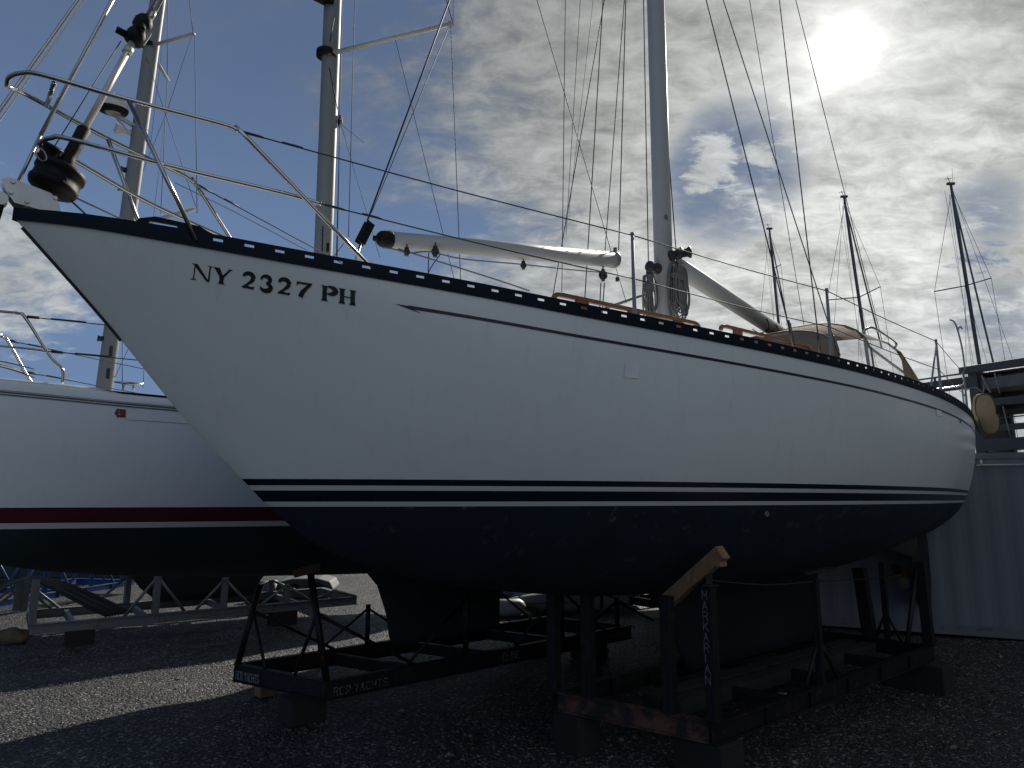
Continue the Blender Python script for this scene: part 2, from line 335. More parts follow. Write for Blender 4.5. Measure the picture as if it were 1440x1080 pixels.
# ================================================================== GROUND
def ground():
    m = bpy.data.materials.new('gravel'); m.use_nodes = True; nt = m.node_tree; N = nt.nodes; L = nt.links; b = N['Principled BSDF']
    tc = N.new('ShaderNodeTexCoord')
    v = N.new('ShaderNodeTexVoronoi'); L.new(tc.outputs['Object'], v.inputs[0]); v.inputs['Scale'].default_value = 44
    v2 = N.new('ShaderNodeTexVoronoi'); L.new(tc.outputs['Object'], v2.inputs[0]); v2.inputs['Scale'].default_value = 24
    n = N.new('ShaderNodeTexNoise'); L.new(tc.outputs['Object'], n.inputs[0]); n.inputs['Scale'].default_value = .9; n.inputs['Detail'].default_value = 9; n.inputs['Roughness'].default_value = .65
    sp = N.new('ShaderNodeSeparateColor'); L.new(v.outputs['Color'], sp.inputs[0])
    cr = N.new('ShaderNodeValToRGB'); L.new(sp.outputs[0], cr.inputs[0]); e = cr.color_ramp.elements
    e[0].color = (.014, .017, .021, 1); e[1].color = (.36, .35, .33, 1); e[1].position = 1.0
    k = cr.color_ramp.elements.new(.55); k.color = (.045, .045, .045, 1); k = cr.color_ramp.elements.new(.9); k.color = (.085, .083, .08, 1)
    n2 = N.new('ShaderNodeMapRange'); L.new(n.outputs[0], n2.inputs[0]); n2.inputs[1].default_value = .3; n2.inputs[2].default_value = .7; n2.inputs[3].default_value = .5; n2.inputs[4].default_value = 1.35
    mx = N.new('ShaderNodeMix'); mx.data_type = 'RGBA'; mx.blend_type = 'MULTIPLY'; mx.inputs[0].default_value = 1; L.new(cr.outputs[0], mx.inputs[6]); L.new(n2.outputs[0], mx.inputs[7])
    L.new(mx.outputs[2], b.inputs['Base Color']); b.inputs['Roughness'].default_value = .62; b.inputs['Specular IOR Level'].default_value = .35
    a = N.new('ShaderNodeMath'); a.operation = 'MULTIPLY_ADD'; L.new(v2.outputs['Distance'], a.inputs[0]); a.inputs[1].default_value = 1.1
    L.new(v.outputs['Distance'], a.inputs[2])
    c = N.new('ShaderNodeMath'); c.operation = 'MULTIPLY_ADD'; L.new(sp.outputs[1], c.inputs[0]); c.inputs[1].default_value = -.7; L.new(a.outputs[0], c.inputs[2])
    bp = N.new('ShaderNodeBump'); bp.inputs['Strength'].default_value = .9; bp.inputs['Distance'].default_value = .024; bp.invert = True
    L.new(c.outputs[0], bp.inputs['Height']); L.new(bp.outputs[0], b.inputs['Normal'])
    bm = bmesh.new()
    def gz(x, y):
        r = math.hypot(x, y); f = max(0, 1 - r / 40)
        rut = 0
        for c0 in (2.15, 3.75):
            dd = (.643 * x - .766 * y) + 7.2 + c0 + .10 * math.sin(.7 * x + .4); rut -= .022 * math.exp(-(dd / .16) ** 2) - .012 * math.exp(-((abs(dd) - .30) / .10) ** 2)
        return f * (rut + .006 * math.sin(7.1 * x + 3 * math.sin(4.3 * y)) * math.cos(6.3 * y + x) + .018 * math.sin(x * 1.3 + .5) * math.cos(y * .9) + .012 * math.sin(2.9 * x + 1.7 * y))
    xs = [-1500, -300, -80] + [-26 + i * .5 for i in range(36)] + [-8 + i * .12 for i in range(134)] + [8.5 + i * .5 for i in range(36)] + [80, 300, 1500]
    ys = [-1500, -300, -60] + [-6 + i * .5 for i in range(18)] + [3 + i * .12 for i in range(100)] + [15.5 + i * .5 for i in range(50)] + [80, 300, 1500]
    g = [[bm.verts.new((x, y, gz(x, y) - .02)) for y in ys] for x in xs]
    for i in range(len(xs) - 1):
        for j in range(len(ys) - 1): bm.faces.new((g[i][j], g[i + 1][j], g[i + 1][j + 1], g[i][j + 1]))
    o = obj('ground', bm, m, smooth=True); o['kind'] = 'structure'
    # loose stones lying on top
    bm = bmesh.new()
    rnd = random.Random(3)
    for i in range(16000):
        Y = 3.4 + 11 * rnd.random() ** 1.5; X = (rnd.random() * 2 - 1) * Y * .78
        s = rnd.choice((.005, .006, .007, .009, .012)) * (.7 + .6 * rnd.random())
        if rnd.random() < .01: s *= 2.2
        z = gz(X, Y) - .02 + s * .3; a = rnd.random() * 6.28
        top = bm.verts.new((X + rnd.uniform(-.2, .2) * s, Y, z + s * .7))
        ring = [bm.verts.new((X + math.cos(a + k * 1.257) * s * rnd.uniform(.8, 1.3), Y + math.sin(a + k * 1.257) * s * rnd.uniform(.8, 1.2), z + rnd.uniform(-.1, .25) * s)) for k in range(5)]
        low = bm.verts.new((X, Y, z - s))
        for k in range(5):
            bm.faces.new((top, ring[k], ring[(k + 1) % 5])); bm.faces.new((low, ring[(k + 1) % 5], ring[k]))
    for i in range(140):                                            # clods and bigger stones, mostly in the open strip
        Y = rnd.uniform(5, 14); X = rnd.uniform(-.75, .75) * Y; s = rnd.uniform(.012, .032); z = gz(X, Y) - .02
        ring = []; tp = bm.verts.new((X, Y, z + s * rnd.uniform(.5, .9)))
        for k in range(7): a = k * .8976; ring.append(bm.verts.new((X + math.cos(a) * s * rnd.uniform(.8, 1.5), Y + math.sin(a) * s * rnd.uniform(.7, 1.2), z + rnd.uniform(0, .3) * s)))
        lo = bm.verts.new((X, Y, z - s))
        for k in range(7): bm.faces.new((tp, ring[k], ring[(k + 1) % 7])); bm.faces.new((lo, ring[(k + 1) % 7], ring[k]))
    st = obj('loose_stones', bm, mat('gravel_stone', (.13, .125, .118), .6, var=.7, nscale=25), smooth=False)
    tag(st, 'loose grey stones scattered over the gravel yard', 'stones', kind='stuff')
ground()

# ================================================================== MAIN SAILBOAT
LOA = 11.6
B1 = Frame(-2.573, 3.4, 50)
E_TAB = [(0, 3.44), (.3, 3.427), (.68, 3.385), (1.43, 3.308), (2.13, 3.25), (3.16, 3.173), (4.6, 3.11), (6.2, 3.075), (7.73, 3.055), (9.98, 3.02), (10.8, 3.015), (11.6, 3.03)]
K_TAB = [(0, 3.44), (.47, 2.95), (.91, 2.45), (1.27, 2.10), (1.45, 1.93), (1.77, 1.70), (2.2, 1.53), (2.7, 1.40), (4, 1.22), (5.5, 1.15), (7, 1.17), (8.5, 1.27), (9.5, 1.36), (10.3, 1.42), (10.8, 1.46), (11.6, 1.57)]
W_TAB = [(1.42, .13), (1.7, .32), (2, .48), (2.65, .80), (3.4, 1.09), (4, 1.27), (4.9, 1.44), (6, 1.54), (7.3, 1.53), (8.5, 1.40), (9.4, 1.20), (10, 1.07), (10.8, .88), (11.6, .66)]
R_TAB = [(0, .95), (1.3, .85), (2.5, .66), (4, .5), (9, .5), (11.6, .5)]
def deck_half(s, tm=.54, st=.447, B=1.7):
    t = s / LOA
    if t < tm: return max(0, B * (1 - (1 - t / tm) ** 1.9))
    q = (t - tm) / (1 - tm); return B * (1 - (1 - st) * q ** 2.1)
def pexp(s):
    s = min(max(s, 1.42), 11.6); e, k, w, b, r = sinterp(E_TAB, s), sinterp(K_TAB, s), sinterp(W_TAB, s), deck_half(s), sinterp(R_TAB, s)
    q = (2.12 - k) / (e - k); f = min(.999, (w / b) ** (1 / r)); return math.log(1 - f) / math.log(1 - q)
P_TAB = [(x * .4, pexp(x * .4)) for x in range(0, 30)]
def hull_half(s, z):
    e, k = sinterp(E_TAB, s), sinterp(K_TAB, s)
    if z <= k or e - k < 1e-6: return 0.0
    q = min(1, (z - k) / (e - k)); return deck_half(s) * max(0, 1 - (1 - q) ** sinterp(P_TAB, s)) ** sinterp(R_TAB, s)
def hull_px(px, py):                     # pixel -> (s, l, z) on the near side of the hull
    l = .5
    for _ in range(60):
        s, _l, z = B1.px(px, py, l); l = .6 * l + .4 * hull_half(min(max(s, 0), LOA), z)
    return s, hull_half(s, z), z
def loft(name, half, etab, ktab, L, frame, m, parent, ns=110, nq=44, cap=True, rake=0.0):
    bm = bmesh.new(); rows = []
    for i in range(ns + 1):
        s = L * (i / ns) ** 1.25; e, k = sinterp(etab, s), sinterp(ktab, s); row = []
        for j in range(nq + 1):
            q = (j / nq) ** 1.7; z = k + (e - k) * q; row.append((s, half(s, z) if j else 0.0, z))
        rows.append(row)
    def mk(sg): return [[bm.verts.new(frame.p(s + rake * (1 - (z - row[0][2]) / max(.01, row[-1][2] - row[0][2])) * (s / L) ** 8, sg * l, z)) for (s, l, z) in row] for row in rows]
    A, Bq = mk(1), mk(-1)
    for G in (A, Bq):
        for i in range(ns):
            for j in range(nq):
                try: bm.faces.new((G[i][j], G[i + 1][j], G[i + 1][j + 1], G[i][j + 1]))
                except ValueError: pass
    if cap:
        for j in range(nq): bm.faces.new((A[ns][j], Bq[ns][j], Bq[ns][j + 1], A[ns][j + 1]))
    bmesh.ops.remove_doubles(bm, verts=bm.verts, dist=1e-4)
    bmesh.ops.dissolve_degenerate(bm, dist=1e-5, edges=bm.edges)
    o = obj(name, bm, m, parent, smooth=True)
    # sharp where the transom meets the sides
    md = o.modifiers.new('split', 'EDGE_SPLIT'); md.split_angle = math.radians(40)
    return o
boat = thing('sailboat', 'biggest, nearest sailboat, white with navy boot stripes and NY 2327 PH on its bow', 'sailboat', B1.p(5.4, 0, 0), 'boats stored ashore in the yard')
HULLM = band_mat('white_hull_blue_bottom', [(0, (.0030, .0120, .0225)), (1.955, (.58, .61, .56)), (1.985, (.006, .010, .024)), (2.052, (.62, .63, .62)), (2.082, (.006, .010, .024)), (2.12, (.715, .745, .72))], rough=.26, dirty=(.085, .105, .11))
loft('hull', hull_half, E_TAB, K_TAB, LOA, B1, HULLM, boat, rake=-.15)
# deck sheet
bm = bmesh.new(); prev = None
for i in range(61):
    s = LOA * i / 60; b = deck_half(s); z = sinterp(E_TAB, s) - .012
    row = [bm.verts.new(B1.p(s, b * f, z + .05 * (1 - f * f) * min(1, b))) for f in (-.995, -.6, 0, .6, .995)]
    if prev:
        for a in range(4): bm.faces.new((prev[a], row[a], row[a + 1], prev[a + 1]))
    prev = row
obj('deck', bm, WHITEG, boat, smooth=True)
# toe rail : perforated dark extrusion, solid band with slots cut out
def toe_rail(side):
    bm = bmesh.new(); N = 0
    pts = []; s = 0.0; pitch = .148; half_slot = .024
    # stations at slot edges
    S = [0.0]; x = .30
    slots = []
    while x < LOA - .1:
        slots.append(x); x += pitch
    cuts = [(0.0, None)]
    zb0, zb1, zt0, zt1 = -.004, .030, .047, .068      # bottom band, slot, top band
    def P(s, z, th, out): 
        z *= min(1, .66 + .5 * s)
        l = deck_half(s) + .006 + (0 if out else -th)
        return B1.p(s, side * l, sinterp(E_TAB, s) + z)
    def slab(s0, s1, z0, z1, n=2):
        for i in range(n):
            a, b = s0 + (s1 - s0) * i / n, s0 + (s1 - s0) * (i + 1) / n
            v = [[bm.verts.new(P(q, z, .009, o)) for o in (1, 0) for z in (z0, z1)] for q in (a, b)]
            for f in ((0, 1), (1, 3), (3, 2), (2, 0)): bm.faces.new((v[0][f[0]], v[0][f[1]], v[1][f[1]], v[1][f[0]]))
            bm.faces.new((v[0][0], v[0][2], v[0][3], v[0][1])); bm.faces.new((v[1][0], v[1][1], v[1][3], v[1][2]))
    slab(0, LOA, zb0, zb1, 80); slab(0, LOA, zt0, zt1, 80)
    last = 0.0
    for x in slots:
        if x > .8:
            slab(last, x - half_slot, zb1 - .001, zt0 + .001, 14 if last == 0 else 1); last = x + half_slot
    slab(last, LOA, zb1 - .001, zt0 + .001, 2)
    # lower fendering flange that caps the hull joint
    for i in range(80):
        a, b = LOA * i / 80, LOA * (i + 1) / 80
        def Q(s, z, o): return B1.p(s, side * (deck_half(s) + o), sinterp(E_TAB, s) + z)
        v = [[bm.verts.new(Q(q, z, o)) for z, o in ((-.020, .002), (-.020, .010), (.004, .012), (.004, -.01))] for q in (a, b)]
        for k in range(4): bm.faces.new((v[0][k], v[0][(k + 1) % 4], v[1][(k + 1) % 4], v[1][k]))
    obj('toe_rail', bm, mat('navy_anodised_rail', (.005, .009, .019), .6, 0, bump=.1, spec=.15), boat)
toe_rail(1); toe_rail(-1)
# raised fairlead plate near the bow (both sides) with an opening
for sg in (1, -1):
    bm = bmesh.new()
    def Q(s, z, o=.007): return B1.p(s, sg * (deck_half(s) + o), sinterp(E_TAB, s) + z)
    outer = [(.475, .0), (.53, .082), (.60, .108), (.80, .098), (.86, .068), (.86, .0)]
    inner = [(.565, .055), (.58, .078), (.70, .078), (.715, .060), (.70, .044), (.58, .044)]
    for o_ in (.008, -.006):
        vo = [bm.verts.new(Q(s, z, o_)) for s, z in outer]; vi = [bm.verts.new(Q(s, z, o_)) for s, z in inner]
        for quad in ((vo[0], vo[1], vi[0], vi[5]), (vo[1], vo[2], vi[1], vi[0]), (vo[2], vo[3], vi[2], vi[1]), (vo[3], vo[4], vi[3], vi[2]), (vo[4], vo[5], vi[4], vi[3]), (vo[5], vo[0], vi[5], vi[4])): bm.faces.new(quad)
        if o_ > 0: f0, i0 = vo, vi
    for A, Bv in ((f0, vo), (i0, vi)):
        for k in range(6): bm.faces.new((A[k], A[(k + 1) % 6], Bv[(k + 1) % 6], Bv[k]))
    obj('fairlead', bm, MATS['navy_anodised_rail'], boat)
# cove stripe with an arrow head forward
bm = bmesh.new()
def cove(sg):
    def Q(s, dz): 
        z = sinterp(E_TAB, s) - .150 + dz; return B1.p(s, sg * (hull_half(s, z) + .003), z)
    s = 1.86; 
    tip = bm.verts.new(Q(1.80, .004)); a = bm.verts.new(Q(1.90, .004)); b = bm.verts.new(Q(1.905, -.012)); c = bm.verts.new(Q(1.955, -.030)); 
    bm.faces.new((tip, a, b)); bm.faces.new((tip, b, c))
    prev = (bm.verts.new(Q(1.87, .007)), bm.verts.new(Q(1.88, -.012)))
    n = 90
    for i in range(1, n + 1):
        s = 1.88 + (LOA - .35 - 1.88) * i / n
        cur = (bm.verts.new(Q(s, .007)), bm.verts.new(Q(s, -.012)))
        if not (s > 9.0 and i % 4 == 0): bm.faces.new((prev[0], cur[0], cur[1], prev[1]))
        prev = cur
cove(1); cove(-1)
obj('cove_stripe', bm, NAVY, boat)
# registration lettering : heavy flared serif glyphs laid on the hull
def glyphs():
    bm = bmesh.new()
    def flush(nm):
        nonlocal bm
        obj(nm, bm, BLKINK, boat); bm = bmesh.new()
    s0, _, z0 = hull_px(266, 392.5); s1, _, z1 = hull_px(501, 430.5); st0, _, zt0 = hull_px(268.5, 370)
    st1, _, zt1 = hull_px(501.5, 409.5)
    lay = [0]
    def PT(u, v):                         # u in picture px along baseline, v 0..1 up
        t = (u - 266) / 235.0
        # perspective: recompute through the pixel baseline
        bx, by = 266 + 235 * t, 392.5 + 38 * t
        tx, ty = 268.5 + 233 * t, 370 + 39.5 * t
        s, l, z = hull_px(bx, by); S, l2, Z = hull_px(tx, ty)
        return (s + (S - s) * v, z + (Z - z) * v)
    cache = {}
    def W(u, v):
        key = round(u * 2) / 2
        if key not in cache: cache[key] = (PT(key, 0), PT(key, 1))
        a, b = cache[key]; s = a[0] + (b[0] - a[0]) * v; z = a[1] + (b[1] - a[1]) * v
        # sub-key offset along s
        s += (u - key) * .0029
        return B1.p(s, hull_half(s, z) + .0025 + lay[0] * 4e-5, z)
    def poly(pts):
        lay[0] += 1; bm.faces.new([bm.verts.new(W(u, v)) for u, v in pts])
    def quad(a, b, c, d): poly([a, b, c, d])
    def ribbon(C, wd):                    # C centre line [(u,v)], wd widths in px
        k = 22.0; L_, R_ = [], []
        for i, (u, v) in enumerate(C):
            a = C[max(i - 1, 0)]; b = C[min(i + 1, len(C) - 1)]
            dx, dy = (b[0] - a[0]), (b[1] - a[1]) * k; n = math.hypot(dx, dy) or 1; nx, ny = -dy / n, dx / n
            w = wd[i] / 2 * 1.14; L_.append((u + nx * w, v + ny * w / k)); R_.append((u - nx * w, v - ny * w / k))
        for i in range(len(C) - 1): quad(L_[i], L_[i + 1], R_[i + 1], R_[i])
    def arc(cx, cy, rx, ry, a0, a1, n, w0, w1, bulge=0):
        C, Wd = [], []
        for i in range(n + 1):
            t = i / n; a = math.radians(a0 + (a1 - a0) * t); C.append((cx + rx * math.cos(a), cy + ry * math.sin(a))); Wd.append(w0 + (w1 - w0) * t + bulge * math.sin(math.pi * t))
        ribbon(C, Wd)
    def stem(u, w=6.2, lo=0, hi=1, *_):
        w *= 1.12
        return stem_(u, w, lo, hi)
    def stem_(u, w, lo, hi): poly([(u - w * .62, lo), (u - w * .46, lo + .2), (u - w * .46, hi - .2), (u - w * .60, hi), (u + w * .60, hi), (u + w * .46, hi - .2), (u + w * .46, lo + .2), (u + w * .62, lo)])
    def serif(u, v, w, up): poly([(u - w, v), (u + w, v), (u + w * .3, v + .07 * up), (u - w * .3, v + .07 * up)])
    # N
    poly([(270.8, .05), (272.4, .05), (273.0, .95), (271.2, .95)]); serif(271.5, 0, 5.2, 1); serif(270.5, 1, 3.4, -1)
    poly([(268.6, 1), (275.4, 1), (294.0, .0), (290.6, -.02)]); poly([(291.6, 0), (294.2, 0), (294.4, .95), (292.6, .95)]); serif(293.6, 1, 4.6, -1)
    # Y
    poly([(298.5, 1), (306.8, 1), (313.0, .46), (308.2, .40)]); poly([(320.8, 1), (323.6, 1), (313.0, .38), (309.2, .42)]); serif(302, 1, 5.6, -1); serif(321.6, 1, 4.2, -1)
    stem(310.6, 5.6, 0, .47); serif(310.6, 0, 6.2, 1)
    flush('registration_letters')
    # 2 3 2 7
    def two(x):
        arc(x + 9.2, .70, 7.0, .265, 165, -5, 12, 3.2, 5.4, 1.0); ribbon([(x + 16.2, .68), (x + 14.0, .48), (x + 8.5, .27), (x + 3.2, .09)], [5.4, 4.4, 2.6, 1.8])
        poly([(x + 1.0, 0), (x + 1.8, .13), (x + 7, .20), (x + 13.5, .12), (x + 18.6, .16), (x + 17.5, -.02), (x + 10, 0)])
        poly([(x + 1.0, .74), (x + 1.6, .90), (x + 4.6, .82), (x + 4.2, .70)])
    two(338.5)
    def three(x):
        arc(x + 8.6, .74, 6.2, .225, 160, -80, 12, 2.2, 2.6, 3.0); arc(x + 9.0, .27, 7.2, .245, 85, -160, 14, 2.4, 2.6, 3.6)
        poly([(x + 1.0, .70), (x + 1.6, .90), (x + 4.6, .84), (x + 3.8, .70)]); poly([(x + .6, .26), (x + 2.4, .06), (x + 5.2, .12), (x + 3.4, .24)])
    three(363.5); two(388.8)
    poly([(415.0, .70), (416.2, 1.0), (419.0, .97), (437.6, .985), (436.6, .84), (418.5, .84)]); ribbon([(435.2, .90), (429.5, .62), (424.5, .34), (421.8, 0)], [3.0, 4.2, 5.6, 6.4])
    flush('registration_number')
    # P
    stem(455.5, 6.0); serif(455.5, 0, 6.0, 1); serif(453.5, 1, 4.5, -1); arc(461.0, .73, 9.6, .245, 95, -95, 12, 2.2, 2.2, 4.6); poly([(455, .975), (461.5, .99), (461.5, .93), (455, .93)]); poly([(455, .53), (461.5, .53), (461.5, .47), (455, .47)])
    # H
    stem(480.0, 6.0); serif(480.0, 0, 6.0, 1); serif(480.0, 1, 6.0, -1); stem(495.0, 6.0); serif(495.0, 0, 6.0, 1); serif(495.0, 1, 6.0, -1); poly([(480, .52), (495, .52), (495, .45), (480, .45)])
    obj('registration_letters', bm, BLKINK, boat)
glyphs()
# faded patch / small fittings on the topsides
for (px, py, w_, h_) in ((888, 521, .055, .05), (1320, 581, .10, .03)):
    bm = bmesh.new()
    s, l, z = hull_px(px, py)
    q = [(s - w_, z - h_), (s + w_, z - h_), (s + w_, z + h_), (s - w_, z + h_)]
    bm.faces.new([bm.verts.new(B1.p(a, hull_half(a, b) + .004, b)) for a, b in q])
    obj('hull_patch', bm, mat('sun_faded_patch', (.80, .80, .79), .4), boat)
for px, py in ((1350, 592), (1078, 722)):
    bm = bmesh.new(); s, l, z = hull_px(px, py); lathe(bm, B1.p(s, l - .01, z), B1.n, [(0, .026), (.018, .024), (.020, .012), (.010, .010)], 14)
    obj('through_hull_fitting', bm, mat('grey_plastic', (.16, .165, .165), .5), boat)
# stem band
bm = bmesh.new(); tube(bm, [B1.p(s - .004, 0, sinterp(K_TAB, s) + .0) for s in [i * .05 for i in range(1, 12)]], .009, 6)
obj('stem_band', bm, mat('dark_stem_metal', (.05, .05, .05), .4, .6), boat)
# keel (long fin) and rudder
def foil(name, secs, m, parent, fr, n=18):
    """secs: [(z, s_lead, s_trail, thick)] top to bottom"""
    bm = bmesh.new(); rings = []
    for z, a, b, t in secs:
        ring = []
        for k in range(2 * n):
            u = (k / n) if k <= n else (2 - k / n); sg = 1 if k <= n else -1
            x = (1 - math.cos(math.pi * u)) / 2; y = t / 2 * sg * (2.6 * (math.sqrt(x) - x) if x < .3 else 2.6 * (math.sqrt(.3) - .3) * (1 - ((x - .3) / .7) ** 2) + .02)
            ring.append(bm.verts.new(fr.p(a + (b - a) * x, y, z)))
        rings.append(ring)
    for i in range(len(rings) - 1):
        for k in range(2 * n): bm.faces.new((rings[i][k], rings[i][(k + 1) % (2 * n)], rings[i + 1][(k + 1) % (2 * n)], rings[i + 1][k]))
    bm.faces.new(rings[0]); bm.faces.new(rings[-1][::-1]); bmesh.ops.remove_doubles(bm, verts=bm.verts, dist=1e-5)
    return obj(name, bm, m, parent, smooth=True)
BOTTOM = mat('blue_bottom_paint', (.0014, .0045, .0095), .85, var=.4, nscale=3, stain=(.035, .045, .05), stain_amt=.25)
foil('keel', [(1.36, 4.75, 8.45, .42), (1.10, 5.05, 8.15, .26), (.8, 5.3, 8.05, .24), (.52, 5.45, 8.0, .25), (.40, 5.55, 7.95, .18)], BOTTOM, boat, B1)
foil('skeg', [(1.62, 9.2, 11.5, .18), (1.36, 9.9, 11.45, .14), (1.18, 10.8, 11.4, .08)], mat('worn_bottom_paint', (.04, .032, .028), .8, var=.4), boat, B1)
foil('rudder', [(1.50, 11.2, 11.62, .07), (1.15, 10.98, 11.66, .09), (.75, 10.98, 11.62, .08), (.46, 11.08, 11.55, .05)], BOTTOM, boat, B1)
bm = bmesh.new(); pc = B1.p(10.6, 0, .94); lathe(bm, pc, B1.d, [(-.5, .016), (0, .016), (0, .035), (.1, .03), (.13, .01)], 12)
for k in range(3):
    a = k * 2.094 + .4; r = B1.n * math.cos(a) + Vector((0, 0, 1)) * math.sin(a); q = B1.n * -math.sin(a) + Vector((0, 0, 1)) * math.cos(a)
    c = [(0.02, -.02), (.09, -.07), (.17, -.06), (.2, 0), (.17, .06), (.09, .07), (.02, .02)]
    prism(bm, [pc + B1.d * (.05 + y * .35) + r * x + q * y for x, y in c], B1.d * .008)
obj('propeller', bm, mat('dull_bronze', (.10, .075, .04), .5, .8), boat)
# coachroof, hatch and portlights
def coach(s0, s1, w0, w1, z0, z1, name, m):
    bm = bmesh.new(); prev = None; n = 16
    for i in range(n + 1):
        t = i / n; s = s0 + (s1 - s0) * t; w = w0 + (w1 - w0) * math.sin(min(1, t * 1.6) * math.pi / 2); base = sinterp(E_TAB, s) + .02
        top = base + (z0 + (z1 - z0) * t) * min(1, .12 + t * 6)
        row = [B1.p(s, -w, base), B1.p(s, -w * .93, top - .04), B1.p(s, -w * .86, top), B1.p(s, 0, top + .05), B1.p(s, w * .86, top), B1.p(s, w * .93, top - .04), B1.p(s, w, base)]
        row = [bm.verts.new(v) for v in row]
        if prev:
            for a in range(6): bm.faces.new((prev[a], row[a], row[a + 1], prev[a + 1]))
        else: bm.faces.new(row)
        prev = row
    bm.faces.new(prev[::-1]); return obj(name, bm, m, boat, smooth=False, bevel=.01)
coach(2.3, 8.0, .36, .96, .12, .24, 'coachroof', WHITEG)
def boatpart(name, fn, m, smooth=False, bevel=0.0, parent=None):
    bm = bmesh.new(); fn(bm); return obj(name, bm, m, parent or boat, smooth=smooth, bevel=bevel)
# teak grab rails on the coachroof
def grab(px0, py0, px1, py1, l, posts):
    a = Vector(B1.px(px0, py0, l)); b = Vector(B1.px(px1, py1, l))
    def f(bm):
        P = [a + Vector((0, 0, -.045)), a + Vector((.02, 0, -.01)), a + Vector((.07, 0, 0)), b - Vector((.07, 0, 0)), b + Vector((-.02, 0, -.012)), b + Vector((0, 0, -.05))]
        P = [B1.p(*p) for p in P]
        for p, q in zip(P, P[1:]): beam(bm, p, q + (q - p).normalized() * .004, .034, .032)
        for k in range(posts):
            t = (k + .5) / posts if posts > 1 else .5; c = a + (b - a) * t; zb = sinterp(E_TAB, c.x) + .10
            c1 = B1.p(c.x - .07, c.y, (zb + c.z) / 2 - .01); box(bm, B1.p(c.x, c.y, (zb + c.z) / 2 - .012), (.13, .030, c.z - zb - .008), (B1.d, B1.n, Vector((0, 0, 1))))
    boatpart('grab_rail', f, TEAK, bevel=.006)
grab(778, 412, 983, 456, .74, 3); grab(1013, 457, 1140, 488, .80, 3)
# ---- rails, stanchions, lifelines
def pipe(name, pts, r=.0125, m=STEEL, n=6, parent=None):
    return boatpart(name, lambda bm: tube(bm, smooth_path(pts, n), r, 10), m, True, parent=parent)
def L2(lst): return [Vector(B1.px(*q)) for q in lst]
top = L2([(10, 119, 0.0), (13, 109, .05), (30, 103, .10), (62, 106, .15), (180, 140, .27), (310, 174, .40), (335, 184, .43)])
leg = L2([(335, 184, .43), (350, 196, .45)]) + [Vector((1.74, .72, sinterp(E_TAB, 1.74) + .01))]
mid = L2([(57, 206, 0.0), (58, 199, .03), (72, 194, .07), (100, 196, .11), (245, 235, .30), (400, 272, .48), (452, 287, .55)])
legA = [Vector(B1.px(181, 142, .27)), Vector((.79, .40, sinterp(E_TAB, .79) + .01))]
def mir(L_): return [Vector((a.x, -a.y, a.z)) for a in L_]
def wp(L_): return [B1.p(*a) for a in L_]
pul = boatpart('pulpit', lambda bm: tube(bm, smooth_path(wp(mir(top)[::-1] + top[1:]), 6), .0125, 10), STEEL, True)
for sg in (1, -1):
    f = (lambda L_: L_) if sg > 0 else mir
    legp = [f(top)[-2], f(leg)[0], f(leg)[2]]
    pipe('pulpit_leg', wp([f(leg)[0], f(leg)[1], f(leg)[2]]), n=2, parent=pul); pipe('pulpit_leg', wp(f(legA)), n=1, parent=pul)
    pipe('pulpit_midrail', wp(f(mid)), parent=pul)
pipe('pulpit_brace', wp([Vector(B1.px(76, 117, .16)), Vector((B1.px(76, 117, .16)[0], -.12, B1.px(76, 117, .16)[2]))]), n=1, parent=pul)
pipe('pulpit_brace', wp([Vector(B1.px(147, 204, .20)), Vector((.52, .27, sinterp(E_TAB, .52) + .01))]), r=.011, n=1, parent=pul) if False else None
ST = []
for s in (3.40, 5.49, 8.12, 10.3):
    for sg in (1, -1):
        l = deck_half(s) - .06; z = sinterp(E_TAB, s)
        stn = boatpart('stanchion', lambda bm: (tube(bm, [B1.p(s, sg * l, z + .0), B1.p(s, sg * l, z + .06), B1.p(s, sg * l, z + .66)], [.020, .0145, .0115], 10), tube(bm, [B1.p(s, sg * l, z + .655), B1.p(s, sg * l, z + .675)], .014, 8)), ALU, True)
    ST.append(s)
for s, ds in ((8.12, -.42),):
    l = deck_half(s) - .06; z = sinterp(E_TAB, s); pipe('stanchion_brace', [B1.p(s, l, z + .62), B1.p(s + ds, deck_half(s + ds) - .07, sinterp(E_TAB, s + ds) + .02)], .010, ALU, 1)
for sg in (1, -1):
    for hgt, p0 in ((.655, Vector((top[-1].x, top[-1].y, top[-1].z))), (.34, mid[-1])):
        P = [Vector((p0.x, sg * p0.y, p0.z))] + [Vector((s, sg * (deck_half(s) - .06), sinterp(E_TAB, s) + hgt)) for s in ST] 
        P = wp(P)
        def f(bm):
            for a, b in zip(P, P[1:]):
                m_ = (a + b) / 2 - Vector((0, 0, .012)); tube(bm, smooth_path([a, m_, b], 4), .0042, 6)
            d = (P[1] - P[0]).normalized(); tube(bm, [P[0] + d * .02, P[0] + d * .14], .008, 6); tube(bm, [P[0] + d * .24, P[0] + d * .36], .007, 6)
        boatpart('lifeline', f, WIRE, True)
